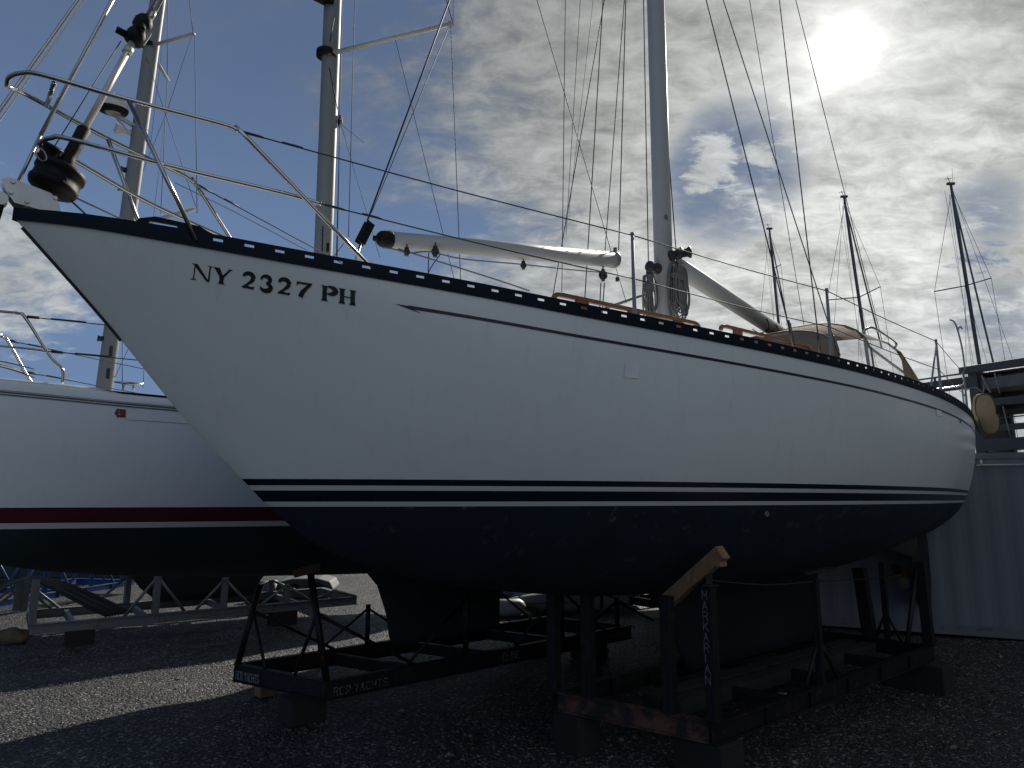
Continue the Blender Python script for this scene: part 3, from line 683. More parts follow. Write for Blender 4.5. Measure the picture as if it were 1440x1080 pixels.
# stern pulpit
SZ = sinterp(E_TAB, 11.2)
for sg in (1, -1): pipe('stern_pulpit_leg', [B1.p(11.3, sg * .78, SZ), B1.p(11.3, sg * .78, SZ + .62)], n=1)
for zz in (.64, .34):
    boatpart('stern_rail', lambda bm: tube(bm, smooth_path([B1.p(10.3, 1.10, SZ + zz), B1.p(11.3, .80, SZ + zz), B1.p(11.5, .55, SZ + zz), B1.p(11.52, 0, SZ + zz), B1.p(11.5, -.55, SZ + zz), B1.p(11.3, -.80, SZ + zz), B1.p(10.3, -1.10, SZ + zz)], 5), .0125, 8), STEEL, True)
def stern_netting(bm):
    for k in range(9):
        l = .7 - k * .1; tube(bm, [B1.p(11.35, l, SZ + .02), B1.p(11.42, l - .05, SZ + .33)], .004, 5)
    for z in (.1, .2): tube(bm, [B1.p(11.33, .74, SZ + z), B1.p(11.42, 0, SZ + z)], .005, 5)
boatpart('stern_netting', stern_netting, ROPE)
# bow roller plate
def stemplate(bm):
    poly = [B1.px(*q, .035) for q in ((2, 252), (12, 249), (72, 272), (83, 286), (86, 299), (60, 296), (20, 285), (8, 268))]
    poly = [(s, z) for s, _, z in poly]
    for sg in (1, -1):
        prism(bm, [B1.p(s, sg * .040, z) for s, z in poly], B1.n * (-.006 * sg))
        for s, z in (poly[1], poly[2]):
            lathe(bm, B1.p(s + .02, sg * .040, z - .022), B1.n * sg, [(0, .012), (.008, .010)], 8)
    for s, z in ((-.02, 3.55), (.05, 3.52)): tube(bm, [B1.p(s, -.05, z), B1.p(s, .05, z)], .012, 8)
    lathe(bm, B1.p(-.06, -.033, 3.51), B1.n, [(0, .035), (.02, .022), (.046, .022), (.066, .035)], 14)
boatpart('bow_roller', stemplate, mat('brushed_stem_plate', (.46, .47, .48), .34, .9, var=.15))
def shackle(bm):
    c = B1.p(-.05, .02, 3.38); tube(bm, smooth_path([c + Vector((0, 0, .1)), c + Vector((-.02, 0, 0)), c + Vector((-.06, 0, -.04)), c + Vector((-.1, 0, 0))], 4), .012, 8); lathe(bm, c + Vector((-.1, 0, .01)), B1.n, [(0, .02), (.02, .018)], 8)
boatpart('bow_shackle', shackle, BLACK)
# furling gear on the forestay
FA = Vector(B1.px(62, 285, 0)); FB = Vector(B1.px(196, 42, 0)); fd = (B1.p(*FB) - B1.p(*FA)).normalized()
fs = boatpart('forestay', lambda bm: tube(bm, [B1.p(*FA) - fd * .02, B1.p(*FA) + fd * 9.5], .006, 8), WIRE, True)
def on_fs(py):                           # distance along forestay whose picture row is py
    best = 0
    for i in range(4000):
        p = B1.p(*FA) + fd * (i * .002); v = p - Vector((0, 0, EYE)); d = v.y * cp_ + v.z * sp_; y = 540 - F * (v.z * cp_ - v.y * sp_) / d
        if y <= py: return i * .002
    return 8
t0 = on_fs(262)
drum_o = B1.p(*FA) + fd * (t0 - .02)
boatpart('furler_drum', lambda bm: (lathe(bm, drum_o, fd, [(-.03, .03), (-.02, .085), (-.005, .112), (.012, .120), (.03, .121), (.032, .114), (.09, .114), (.092, .122), (.125, .122), (.135, .10), (.14, .05), (.15, .03)], 40)), BLACK, True)
boatpart('furler_line_guard', lambda bm: (lathe(bm, drum_o + fd * .15 - B1.d * .085 + B1.n * .02, (fd + B1.n * .5).normalized(), [(0, .050), (.012, .055), (.02, .044), (.07, .044), (.08, .055), (.09, .048)], 20), tube(bm, smooth_path([drum_o + fd * .14 - B1.d * .08, drum_o + fd * .17, drum_o + fd * .14 + B1.d * .03], 4), .018, 8)), BLACK, True)
boatpart('furler_sleeve', lambda bm: lathe(bm, drum_o, fd, [(.13, .052), (.15, .054), (.20, .036), (.26, .034), (.40, .036), (.415, .026)], 20), BLACK, True)
t1 = on_fs(66)
boatpart('furler_foil', lambda bm: (tube(bm, [drum_o + fd * .40, B1.p(*FA) + fd * (t1 + .03)], .0205, 12, sq=.8), tube(bm, [B1.p(*FA) + fd * (t1 - .05), B1.p(*FA) + fd * (t1 - .01)], .027, 12)), mat('foil_aluminium', (.55, .55, .53), .38, .25), True)
def swivel(bm):
    q = B1.p(*FA) + fd * t1
    lathe(bm, q, fd, [(.03, .028), (.04, .050), (.09, .053), (.12, .044), (.14, .035), (.155, .050), (.20, .050), (.23, .036), (.245, .02)], 18)
    lathe(bm, q + fd * .07 + B1.d * -.05, (-B1.d + fd * .2).normalized(), [(0, .022), (.05, .02)], 10); lathe(bm, q + fd * .12 + B1.n * .04, B1.n, [(0, .03), (.03, .025)], 10)
boatpart('halyard_swivel', swivel, BLACK, True)
boatpart('swivel_bracket', lambda bm: beam(bm, B1.p(*FA) + fd * (t1 + .05) + B1.d * .045, B1.p(*FA) + fd * (t1 + .14) + B1.d * .05, .03, .03), WHITEP, bevel=.004)
fp = B1.p(*FA) + fd * (t1 + .24)
boatpart('upper_foil', lambda bm: (tube(bm, [fp, fp + fd * 7], .012, 10), tube(bm, [fp + B1.d * .03 + fd * .02, fp + B1.d * .035 + fd * 7], .006, 8), lathe(bm, fp - fd * .02 + B1.d * .02, fd, [(0, .016), (.05, .02), (.08, .012)], 10)), mat('foil_steel', (.42, .42, .42), .3, .8), True)
def wire(name, a, b, r=.004, m=None, parent=None, sag=0.0):
    a, b = Vector(a), Vector(b)
    P = [a, b] if not sag else smooth_path([a, (a + b) / 2 - Vector((0, 0, sag)), b], 6)
    return boatpart(name, lambda bm: tube(bm, P, r, 6), m or WIRE, True, parent=parent)
def ext(a, b, k): return Vector(b) + (Vector(b) - Vector(a)) * k
def bw(x0, y0, l0, x1, y1, l1, name='shroud', r=.004, k=0.0, m=None):
    """wire of the main boat from (pixel, lateral) down to (pixel, lateral), upper end extended by k"""
    a, b = B1.w(x0, y0, l0), B1.w(x1, y1, l1); return wire(name, b, ext(b, a, k), r, m)
bw(158, 0, 0.05, 57, 190, .02, 'forward_stay', .011, .6, mat('stay_tube', (.5, .5, .5), .3, .8))
wire('forward_stay', B1.w(57, 190, .02), B1.p(-.0, .02, 3.60), .009, MATS['stay_tube'])
bw(170, 58, .03, 60, 232, .02, 'furling_line', .003)
boatpart('furling_tail', lambda bm: (tube(bm, smooth_path([B1.w(53, 205, .13), B1.w(50, 216, .14), B1.w(58, 226, .14), B1.w(65, 223, .14), B1.w(62, 214, .14), B1.w(56, 208, .13)], 5), .0035, 6), tube(bm, [B1.w(76, 264, 0.02), B1.p(.62, .12, 3.47)], .005, 6)), ROPE, True)
boatpart('control_line', lambda bm: tube(bm, [B1.w(78, 262, 0.0), B1.w(128, 308, .0)], .006, 6), ROPED, True)
# lashings on the far rail

# ---- mast, boom, staysail boom
M0 = Vector(B1.px(935, 440, 0)); M1 = Vector(B1.px(922, 0, 0)); mz0 = sinterp(E_TAB, M0.x) + .1
mdir = Vector((M1.x - M0.x, 0, M1.z - M0.z)); mdir = mdir / mdir.z
def mpt(z, ds=0, l=0): return B1.p(M0.x + mdir.x * (z - M0.z) + ds, l, z)
def mast_f(bm):
    rings = []
    for z in (mz0, 6, 9, 12, 14.5):
        rings.append([bm.verts.new(mpt(z, .118 * math.cos(a), .078 * math.sin(a))) for a in [2 * math.pi * k / 28 for k in range(28)]])
    for A, Bv in zip(rings, rings[1:]):
        for k in range(28): bm.faces.new((A[k], A[(k + 1) % 28], Bv[(k + 1) % 28], Bv[k]))
    bm.faces.new(rings[-1]); bm.faces.new(rings[0][::-1])
mast = boatpart('mast', mast_f, WHITEP, True)
def collar(bm):
    lathe(bm, mpt(mz0 - .02), Vector((0, 0, 1)), [(0, .20), (.03, .20), (.10, .15), (.13, .15)], 24)
boatpart('mast_collar', collar, mat('white_vinyl_boot', (.55, .55, .54), .5), True, parent=mast)
def spreader(bm):
    for sg in (1, -1): tube(bm, [mpt(8.2, 0, .06 * sg), mpt(8.32, .02, .95 * sg)], .03, 10, r2=.02, sq=.5)
boatpart('spreader', spreader, WHITEP, True, parent=mast)
def winch(name, z, ds, l, ax, r=.055):
    c = mpt(z, ds, l); lathe(bmw, c, ax, [(0, r), (.03, r), (.05, r * .72), (.10, r * .72), (.125, r), (.14, r * .98), (.15, r * .3)], 20)
for (z, ds, l, ax) in ((4.30, -.12, .02, -B1.d), (4.46, .03, .07, B1.n), (4.34, .03, -.07, -B1.n)):
    bmw = bmesh.new(); winch('w', z, ds, l, ax.normalized()); obj('winch', bmw, mat('winch_metal', (.035, .036, .04), .45, .4), mast, smooth=True)
bmw = bmesh.new(); winch('w', M0.z + .62, .10, .10, (B1.n + B1.d * .4).normalized(), .06); obj('winch', bmw, MATS['winch_metal'], mast, smooth=True)
def fittings(bm):
    c = mpt(4.86, -.03, .078); lathe(bm, c, B1.n, [(-.004, .028), (.006, .028), (.008, .014)], 14)
boatpart('mast_light', fittings, mat('grey_lens', (.14, .15, .17), .2, .2), True, parent=mast)
def cleat(bm):
    c = mpt(4.05, .03, .083); box(bm, c, (.022, .022, .16), (B1.d, B1.n, Vector((0, 0, 1)))); box(bm, c + Vector((0, 0, .03)), (.03, .035, .03), (B1.d, B1.n, Vector((0, 0, 1)))); box(bm, c - Vector((0, 0, .04)), (.03, .035, .03), (B1.d, B1.n, Vector((0, 0, 1))))
boatpart('mast_cleat', cleat, BLACK, bevel=.005, parent=mast)
def boom_f(bm):
    a = B1.p(M0.x + .20, 0.0, 4.42); b = B1.w(1128, 489, -.35)
    tube(bm, [a, a + (b - a) * .05, b], [.09, .105, .10], 20, sq=.85)
bo = boatpart('boom', boom_f, WHITEP, True)
def boom_bits(bm):
    a = B1.p(M0.x + .20, 0.0, 4.42); b = B1.w(1128, 489, -.35); d = (b - a)
    for t in (.60, .68, .76):
        c = a + d * t; tube(bm, smooth_path([c + B1.n * .10 + Vector((0, 0, .0)), c + B1.n * .12 - Vector((0, 0, .13)), c - Vector((0, 0, .17)), c - B1.n * .1 - Vector((0, 0, .1))], 4), .006, 6)
        lathe(bm, c + B1.n * .03 - Vector((0, 0, .17)), Vector((0, 0, -1)), [(0, .012), (.05, .03), (.12, .034), (.17, .012)], 12)
boatpart('boom_bail', boom_bits, BLACK, True, parent=bo)
boatpart('gooseneck', lambda bm: tube(bm, [mpt(4.44, .10, 0), B1.p(M0.x + .21, 0, 4.42)], .04, 10), mat('cast_fitting', (.3, .3, .3), .4, .6), True, parent=bo)
CA = B1.w(548, 337, 0); CB = B1.w(860, 365, 0); cd = (CB - CA).normalized()
cb = boatpart('staysail_boom', lambda bm: (tube(bm, [CA, CA + cd * 1.0, CB], [.060, .068, .076], 20)), WHITEP, True)
boatpart('boom_end_cap', lambda bm: (lathe(bm, CB, cd, [(0, .079), (.05, .079), (.07, .06), (.10, .035), (.115, .02)], 18), lathe(bm, CB + cd * .055 + Vector((0, 0, .02)), Vector((0, 0, 1)), [(0, .02), (.10, .018)], 8)), mat('cast_grey', (.20, .20, .20), .45, .5), True, parent=cb)
boatpart('furling_drum', lambda bm: (lathe(bm, CA - cd * .10, cd, [(0, .030), (.01, .045), (.03, .058), (.10, .066), (.11, .06)], 20), lathe(bm, CA - cd * .13, cd, [(0, .02), (.05, .022)], 10)), BLACK, True, parent=cb)
def tackplate(bm):
    a, b = B1.w(520, 314, .015), B1.w(506, 342, .015); u = (a - b).normalized()
    for o_ in (-.02, .02): beam(bm, b + B1.n * o_, a + B1.n * o_, .007, .05, up=B1.n.cross(u)) if False else box(bm, (a + b) / 2 + B1.n * o_, ((a - b).length, .065, .007), (u, u.cross(B1.n).normalized(), B1.n))
    for t in (.15, .4, .65, .85): tube(bm, [b + (a - b) * t - B1.n * .03, b + (a - b) * t + B1.n * .03], .009, 8)
boatpart('tack_fitting', tackplate, BLACK)
wire('inner_forestay', B1.w(508, 340, 0), B1.w(495, 364, 0) - Vector((0, 0, .12)), .010, mat('stay_tube', (.5, .5, .5), .3, .8))
bw(632, 0, 0, 517, 309, 0, 'inner_forestay', .0065, .5)
# ropes and blocks under the staysail boom
pipe('outhaul_line', [B1.w(538, 348, .05), B1.w(556, 351, .06), B1.w(575, 356, .06), B1.w(605, 354, .06), B1.w(650, 364, .03), B1.w(736, 372, .0), B1.w(800, 379, 0), B1.w(846, 383, 0)], .0055, ROPE, 5, parent=cb)
pipe('deck_line', [B1.w(560, 350, .05), B1.w(640, 375, .1), B1.w(700, 394, .15), B1.w(745, 409, .2)], .006, ROPE, 4)
def blockm(px, py, l=0.0, s=1.0):
    def f(bm):
        c = B1.w(px, py, l); 
        for o_ in (-.013, .013): lathe(bm, c + B1.n * o_ * s, B1.n, [(-.003, .036 * s), (.003, .036 * s)], 16)
        lathe(bm, c - B1.n * .009, B1.n, [(0, .026 * s), (.018, .026 * s)], 14); tube(bm, [c + Vector((0, 0, .03 * s)), c + Vector((0, 0, .09 * s))], .006, 6); beam(bm, c + Vector((0, 0, -.05 * s)), c + Vector((0, 0, .05 * s)), .03, .03)
    return boatpart('block', f, mat('block_body', (.03, .03, .032), .4, .3), True)
blockm(736, 373, 0, .7); blockm(848, 387, 0, 1.15); blockm(612, 354, .06, .8); blockm(572, 354, .06, .6); blockm(868, 393, 0, .35)
pipe('sheet_line', [B1.w(845, 398, 0), B1.w(843, 440, 0)], .006, ROPE, 1); pipe('sheet_line', [B1.w(850, 398, 0), B1.w(847, 440, 0)], .006, ROPE, 1)
pipe('reefing_line', [B1.w(603, 356, .05), B1.w(602, 390, .1)], .004, ROPED, 1); pipe('reefing_line', [B1.w(619, 358, .05), B1.w(605, 378, .05), B1.w(601, 392, .1)], .004, ROPED, 3)
# standing and running rigging round the main mast
for args in ((755, 0, 0, 866, 376, -.1, 'running_stay', .0035, .3), (866, 376, -.1, 881, 426, -.1, 'running_stay', .0035, 0),
             (795, 0, -.9, 790, 415, -.9, 'far_shroud', .0045, .3), (816, 0, -1.1, 796, 330, -1.1, 'far_shroud', .0035, .3), (834, 0, -1.1, 800, 300, -1.1, 'far_shroud', .0025, .3),
             (850, 0, -.8, 778, 413, -.8, 'far_shroud', .0055, .3), (848, 0, -.2, 822, 427, -.2, 'halyard', .0055, .3), (878, 0, 0, 849, 376, 0, 'halyard', .0045, .3),
             (880, 0, 0, 870, 352, 0, 'topping_lift', .0055, .3), (905, 0, .0, 912, 380, .0, 'halyard', .0055, .3), (939, 200, .05, 952, 370, .05, 'halyard', .0055, 1.5),
             (936, 200, .02, 946, 372, .02, 'halyard', .0045, 1.5),
             (993, 0, .5, 1112, 470, 1.45, 'near_shroud', .0055, .3), (1017, 0, .3, 1165, 455, 1.0, 'near_shroud', .0055, .3), (1165, 455, 1.0, 1181, 500, 1.0, 'near_shroud', .006, 0),
             (1054, 0, -.6, 1131, 460, -1.3, 'far_shroud', .005, .3), (1096, 0, .4, 1151, 478, 1.45, 'near_shroud', .0055, .3), (1119, 0, 0, 1240, 478, 0, 'backstay', .0055, .3)):
    bw(*args)
def turnb(px, py, px2, py2, l):
    def f(bm):
        a, b = B1.w(px, py, l), B1.w(px2, py2, l); d = b - a
        tube(bm, [a, a + d * .1, a + d * .12, a + d * .75, a + d * .8, b], [.007, .009, .015, .015, .010, .012], 8)
    boatpart('turnbuckle', f, mat('turnbuckle_bronze', (.16, .15, .13), .35, .9), True)
turnb(1109, 450, 1116, 490, 1.42); turnb(1150, 470, 1153, 498, 1.42); turnb(1172, 472, 1181, 500, 1.0)
# mainsheet, vang pole by the mast
pipe('vang_pole', [B1.w(845, 436, -.3), B1.w(915, 411, -.1)], .014, ALU, 1)
# ---- spray dodger: tan canvas hood on bows with clear side windows
def D(px, py, l): return Vector(B1.px(px, py, l))
def arch(sb, wb, zb, zt, n=14, tilt=0.0, pw=.55):
    out = []
    for i in range(n + 1):
        a = math.pi * i / n; x = math.cos(a); y = math.sin(a) ** pw if 0 < i < n else 0
        out.append((sb + tilt * y, wb * (abs(x) ** .8) * (1 if x > 0 else -1), zb + (zt - zb) * y))
    return out
def dodger():
    d = tag(bpy.data.objects.new('dodger', None), None); COL.objects.link(d); d.parent = boat; 
    z0 = 3.36
    A = arch(6.75, .80, z0 - .02, z0 + .12); B_ = arch(7.25, .88, z0 - .02, 3.92); C_ = arch(8.0, .92, z0, 4.13); D_ = arch(8.8, .95, z0, 4.07)
    def sheet(bm, R0, R1, i0, i1, th=0):
        v0 = [bm.verts.new(B1.p(*R0[i])) for i in range(i0, i1 + 1)]; v1 = [bm.verts.new(B1.p(*R1[i])) for i in range(i0, i1 + 1)]
        for k in range(i1 - i0): bm.faces.new((v0[k], v0[k + 1], v1[k + 1], v1[k]))
    n = 14
    bm = bmesh.new(); sheet(bm, A, B_, 0, n); sheet(bm, B_, C_, 2, n - 2); sheet(bm, C_, D_, 3, n - 3); bmesh.ops.remove_doubles(bm, verts=bm.verts, dist=1e-4)
    o = obj('canopy', bm, CANVAS, d, smooth=True); md = o.modifiers.new('t', 'SOLIDIFY'); md.thickness = .006
    # side windows of clear vinyl
    vin = bpy.data.materials.new('clear_vinyl'); vin.use_nodes = True; nt = vin.node_tree; b = nt.nodes['Principled BSDF']; b.inputs['Roughness'].default_value = .12; b.inputs['Base Color'].default_value = (.85, .85, .8, 1); b.inputs['Specular IOR Level'].default_value = .5
    nz = nt.nodes.new('ShaderNodeTexNoise'); nz.inputs['Scale'].default_value = 5; mr = nt.nodes.new('ShaderNodeMapRange'); nt.links.new(nz.outputs[0], mr.inputs[0]); mr.inputs[3].default_value = .10; mr.inputs[4].default_value = .5
    nt.links.new(mr.outputs[0], b.inputs['Alpha']); bp = nt.nodes.new('ShaderNodeBump'); bp.inputs['Strength'].default_value = .5; nt.links.new(nz.outputs[0], bp.inputs['Height']); nt.links.new(bp.outputs[0], b.inputs['Normal'])
    for (a0, a1) in (((B_, C_, 0, 2), (C_, D_, 0, 3)), ((B_, C_, n - 2, n), (C_, D_, n - 3, n))):
        bm = bmesh.new(); sheet(bm, *a0); sheet(bm, *a1); obj('window', bm, vin, d, smooth=True)
    # aft side curtain triangles
    for sg in (0, 1):
        bm = bmesh.new(); R = D_ if sg == 0 else [(s, -l, z) for s, l, z in D_]
        pts = [R[0], R[1], R[2], R[3]]; end = (9.75, R[0][1], 3.20); prev = None
        vs = [bm.verts.new(B1.p(*p)) for p in pts]; base = [bm.verts.new(B1.p(9.65 - .3 * k, R[0][1] * .99, 3.20 + .19 * k)) for k in range(4)]
        for k in range(3): bm.faces.new((vs[k], vs[k + 1], base[k + 1], base[k]))
        o = obj('side_curtain', bm, CANVAS, d, smooth=True); md = o.modifiers.new('t', 'SOLIDIFY'); md.thickness = .006
    # seams / bows
    for R in (B_, C_, D_):
        bm = bmesh.new(); tube(bm, [B1.p(*p) for p in R], .012, 8); obj('hoop', bm, mat('canvas_seam', (.16, .13, .10), .7), d, smooth=True)
    bm = bmesh.new(); tube(bm, [B1.p(8.03, .85, 3.96 - .2), B1.p(8.8, .93, 3.52)], .016, 6); obj('window_seam', bm, MATS['canvas_seam'], d, smooth=True)
    bm = bmesh.new(); tube(bm, smooth_path([B1.w(1214, 466, .78), B1.w(1222, 461, .8), B1.w(1232, 463, .82), B1.w(1258, 481, .82), B1.w(1260, 486, .82), B1.w(1256, 490, .8)], 5), .014, 10); obj('handrail', bm, STEEL, d, smooth=True)
dodger()
def cockpit(bm):
    for sg in (1, -1):
        P = [(7.9, .95), (9.2, .92), (10.2, .75)]
        for (a, la), (b, lb) in zip(P, P[1:]): beam(bm, B1.p(a, sg * la, 3.17), B1.p(b, sg * lb, 3.15), .10, .20)
boatpart('cockpit_coaming', cockpit, WHITEG, bevel=.02)
boatpart('cockpit_winch', lambda bm: [lathe(bm, B1.p(s, l, z), Vector((0, 0, 1)), [(0, .06), (.03, .055), (.07, .045), (.11, .06), (.13, .05)], 16) for s, l, z in ((8.0, 1.0, 3.22), (8.9, .95, 3.24))], MATS['winch_metal'], True)
# things hanging on the boat
def coil(label, px, py, l, n, hgt, wdt, seed):
    bm = bmesh.new(); rnd = random.Random(seed); c = B1.w(px, py, l); up = Vector((0, 0, 1))
    for k in range(n):
        w = wdt * rnd.uniform(.25, 1.0); h = hgt * rnd.uniform(.70, 1.1); ox = B1.d * rnd.uniform(-.5, .5) * wdt * .7 + B1.n * rnd.uniform(-.03, .04)
        P = []
        for i in range(14):
            a = 2 * math.pi * i / 14
            P.append(c + ox + B1.d * (w * .5 * math.sin(a)) * (.55 + .45 * (1 - math.cos(a)) / 2) + up * (-h * (1 - math.cos(a)) / 2) + B1.n * rnd.uniform(-.008, .008))
        P.append(P[0]); tube(bm, smooth_path(P, 2), .0065, 6)
    for k in range(4): tube(bm, smooth_path([c + B1.d * (wdt * .5) + up * (-.10 - .014 * k), c + B1.n * .05 + up * (-.11 - .014 * k), c - B1.d * (wdt * .5) + up * (-.10 - .014 * k), c - B1.n * .05 + up * (-.11 - .014 * k), c + B1.d * (wdt * .5) + up * (-.10 - .014 * k)], 3), .0065, 6)
    o = obj('rope_coil', bm, ROPE, smooth=True); tag(o, label, 'rope', 'rope coils hung on the main mast')
coil('grey rope coil on the left side of the thick white mast', 912, 388, 0, 15, .50, .15, 1)
coil('longer tangled rope coil on the right side of the thick white mast', 953, 374, .12, 26, .52, .22, 2)
def buoy():
    c = at(1384, 583, 9.95); bm = bmesh.new(); 
    t = thing('life_buoy', 'tan horseshoe life buoy cover hanging off the stern rail of the big sailboat', 'life buoy', c)
    for off, w in ((0, 1.0),):
        pr = []
        up = Vector((0, 0, 1)); ex = (B1.n * .8 + B1.d * .6).normalized(); ey = ex.cross(up)
        rings = []
        for k in range(-6, 7):
            u = k / 6; th = .115 * (1 - abs(u) ** 3) ** .5 if abs(u) < 1 else .004; sc = .86 + .14 * (1 - u * u)
            ring = []
            for i in range(28):
                a = 2 * math.pi * i / 28; x = math.cos(a); z = math.sin(a); r = 1 / ((abs(x) ** 3 + abs(z) ** 3) ** (1 / 3))
                ring.append(bm.verts.new(c + ex * (x * r * .135 * sc + (.03 if z < 0 else 0)) + up * (z * r * .305 * sc) + ey * (u * .085)))
            rings.append(ring)
        for A, Bv in zip(rings, rings[1:]):
            for i in range(28): bm.faces.new((A[i], A[(i + 1) % 28], Bv[(i + 1) % 28], Bv[i]))
        bm.faces.new(rings[0][::-1]); bm.faces.new(rings[-1])
    obj('cover', bm, CANVASD, t, smooth=True)
    bm = bmesh.new()
    for sgn in (-1, 1): tube(bm, [c + ex * (.128 * math.cos(a) / ((abs(math.cos(a)) ** 3 + abs(math.sin(a)) ** 3) ** (1 / 3)) + (.03 if math.sin(a) < 0 else 0)) + up * (.29 * math.sin(a) / ((abs(math.cos(a)) ** 3 + abs(math.sin(a)) ** 3) ** (1 / 3))) + ey * (.066 * sgn) for a in [2 * math.pi * k / 30 for k in range(31)]], .008, 6)
    obj('piping', bm, mat('brown_piping', (.10, .07, .04), .8), t, smooth=True)
    bm = bmesh.new(); tube(bm, smooth_path([c + up * .33, c + up * .40 - ex * .08, c + up * .36 - ex * .2], 4), .008, 6); obj('strap', bm, ROPE, t, smooth=True)
buoy()
def antennas(bm):
    a = B1.w(1355, 508, .6); 
    tube(bm, smooth_path([B1.w(1357, 520, .6), B1.w(1353, 490, .6), B1.w(1346, 462, .6), B1.w(1341, 452, .6), B1.w(1336, 450, .6)], 4), .012, 8)
    tube(bm, smooth_path([B1.w(1347, 466, .6), B1.w(1349, 459, .6), B1.w(1353, 462, .6)], 4), .012, 8)
boatpart('davit_pole', antennas, ALU, True)

# ================================================================== generic pieces for the other boats
def Pm(parent):
    def f(name, fn, m, smooth=False, bevel=0.0, par=None):
        bm = bmesh.new(); fn(bm); return obj(name, bm, m, par or parent, smooth=smooth, bevel=bevel)
    return f
def zat(P, py):                          # height above ground point P that shows at picture row py
    r = ray(720, py); return EYE + r.z * P.y / r.y
def on_line(P, Q, px, z):                # point of the level line P-Q (at height z) that shows at column px
    lo, hi = -2.0, 3.0; best = None
    for i in range(4001):
        t = lo + (hi - lo) * i / 4000; X = P + (Q - P) * t
        d = X.y * cp_ + (z - EYE) * sp_
        if d < .2: continue
        e = abs(720 + F * X.x / d - px)
        if best is None or e < best[0]: best = (e, X.copy())
    X = best[1]; X.z = z; return X
def half_fn(L, B, tm, st, ew, et, kt, wl, pb=1.25, pm=3.0, rb=.8):
    def deck(s):
        t = s / L
        if t < tm: return max(0, B * (1 - (1 - t / tm) ** ew))
        q = (t - tm) / (1 - tm); return B * (1 - (1 - st) * q ** 2.1)
    def half(s, z):
        e, k = sinterp(et, s), sinterp(kt, s)
        if z <= k: return 0.0
        q = min(1, (z - k) / (e - k)); t = min(1, s / (L * .4)); p = pb + (pm - pb) * t; r = rb + (.5 - rb) * t
        return deck(s) * max(0, 1 - (1 - q) ** p) ** r
    return deck, half
def deck_sheet(bm, fr, L, deck, et, drop=0.0):
    prev = None
    for i in range(41):
        s = L * i / 40; b = deck(s); z = sinterp(et, s) - drop
        row = [bm.verts.new(fr.p(s, b * f, z + .06 * (1 - f * f) * min(1, b))) for f in (-.99, -.5, 0, .5, .99)]
        if prev:
            for a in range(4): bm.faces.new((prev[a], row[a], row[a + 1], prev[a + 1]))
        prev = row
# ================================================================== WHITE BOAT WITH RED STRIPE (boat two)
A2, B2_, C2_ = gnd(458, 985, .2), gnd(885, 898, .2), gnd(333, 958, .2)
mid2 = (A2 + C2_) / 2; h2 = math.radians(48.6); d2 = Vector((math.sin(h2), math.cos(h2), 0))
o2 = mid2 - d2 * 3.45 - Vector((d2.y, -d2.x, 0)) * .22
F2 = Frame(o2.x, o2.y, 48.6)
L2_ = 11.6
E2 = [(0, 2.93), (1, 2.86), (2, 2.785), (4, 2.70), (8, 2.63), (11.6, 2.68)]
K2 = [(0, 2.93), (.25, 2.35), (.55, 1.85), (.9, 1.58), (1.6, 1.40), (3, 1.27), (5, 1.20), (7.5, 1.24), (9.5, 1.42), (11.6, 1.85)]
deck2, half2 = half_fn(L2_, 2.06, .6, .75, 2.0, E2, K2, 1.9)
bt2 = thing('sailboat', 'white sailboat with a dark red boot stripe, left behind the nearest bow', 'sailboat', F2.p(5, 0, 0), 'boats stored ashore in the yard')
P2 = Pm(bt2)
H2M = band_mat('white_hull_red_stripe', [(0, (.007, .020, .022)), (1.772, (.60, .61, .57)), (1.817, (.075, .006, .014)), (1.936, (.80, .82, .815))], rough=.55)
loft('hull', half2, E2, K2, L2_, F2, H2M, bt2, ns=90, nq=36)
P2('deck', lambda bm: deck_sheet(bm, F2, L2_, deck2, E2, -.03), WHITEG, True)
def rub(bm):
    for sg in (1, -1):
        for dz, r in ((-.064, .0055), (-.082, .005)):
            tube(bm, [F2.p(s, sg * (half2(s, sinterp(E2, s) + dz) + .004), sinterp(E2, s) + dz) for s in [i * .3 for i in range(0, 39)]], r, 6)
P2('rub_rail', rub, mat('dark_grey_rubber', (.11, .115, .12), .6), True)
def bulw(bm):
    for sg in (1, -1):
        prev = None
        for i in range(0, 60):
            s = i * .195; e = sinterp(E2, s); hh = .045 if s < 1.62 else (.045 - .030 * min(1, (s - 1.62) / .12) if s < 2.2 else min(.04, .015 + (s - 2.2) * .12))
            b = deck2(s)
            row = [bm.verts.new(F2.p(s, sg * x, z)) for x, z in ((b + .012, e - .05), (b + .010, e), (max(0, b - .02), e + hh), (max(0, b - .10), e + hh), (max(0, b - .12), e - .02))]
            if prev:
                for a in range(4): bm.faces.new((prev[a], row[a], row[a + 1], prev[a + 1]))
            prev = row
P2('bulwark', bulw, WHITEG, True)
def hull2_px(px, py):
    l = .6
    for _ in range(60):
        s, _l, z = F2.px(px, py, l); l = .6 * l + .4 * half2(min(max(s, 0), L2_), z)
    return s, half2(s, z), z
foil('keel', [(1.40, 4.3, 6.6, .40), (1.05, 4.62, 6.5, .28), (.75, 4.74, 6.4, .26), (.47, 4.80, 6.35, .34), (.40, 4.85, 6.3, .2)], mat('black_bottom_paint', (.010, .018, .020), .8, var=.4, nscale=3), bt2, F2)
foil('rudder', [(1.7, 10.3, 10.9, .1), (1.2, 10.3, 10.85, .1), (.6, 10.4, 10.8, .07)], MATS['black_bottom_paint'], bt2, F2)
coach_pts = []
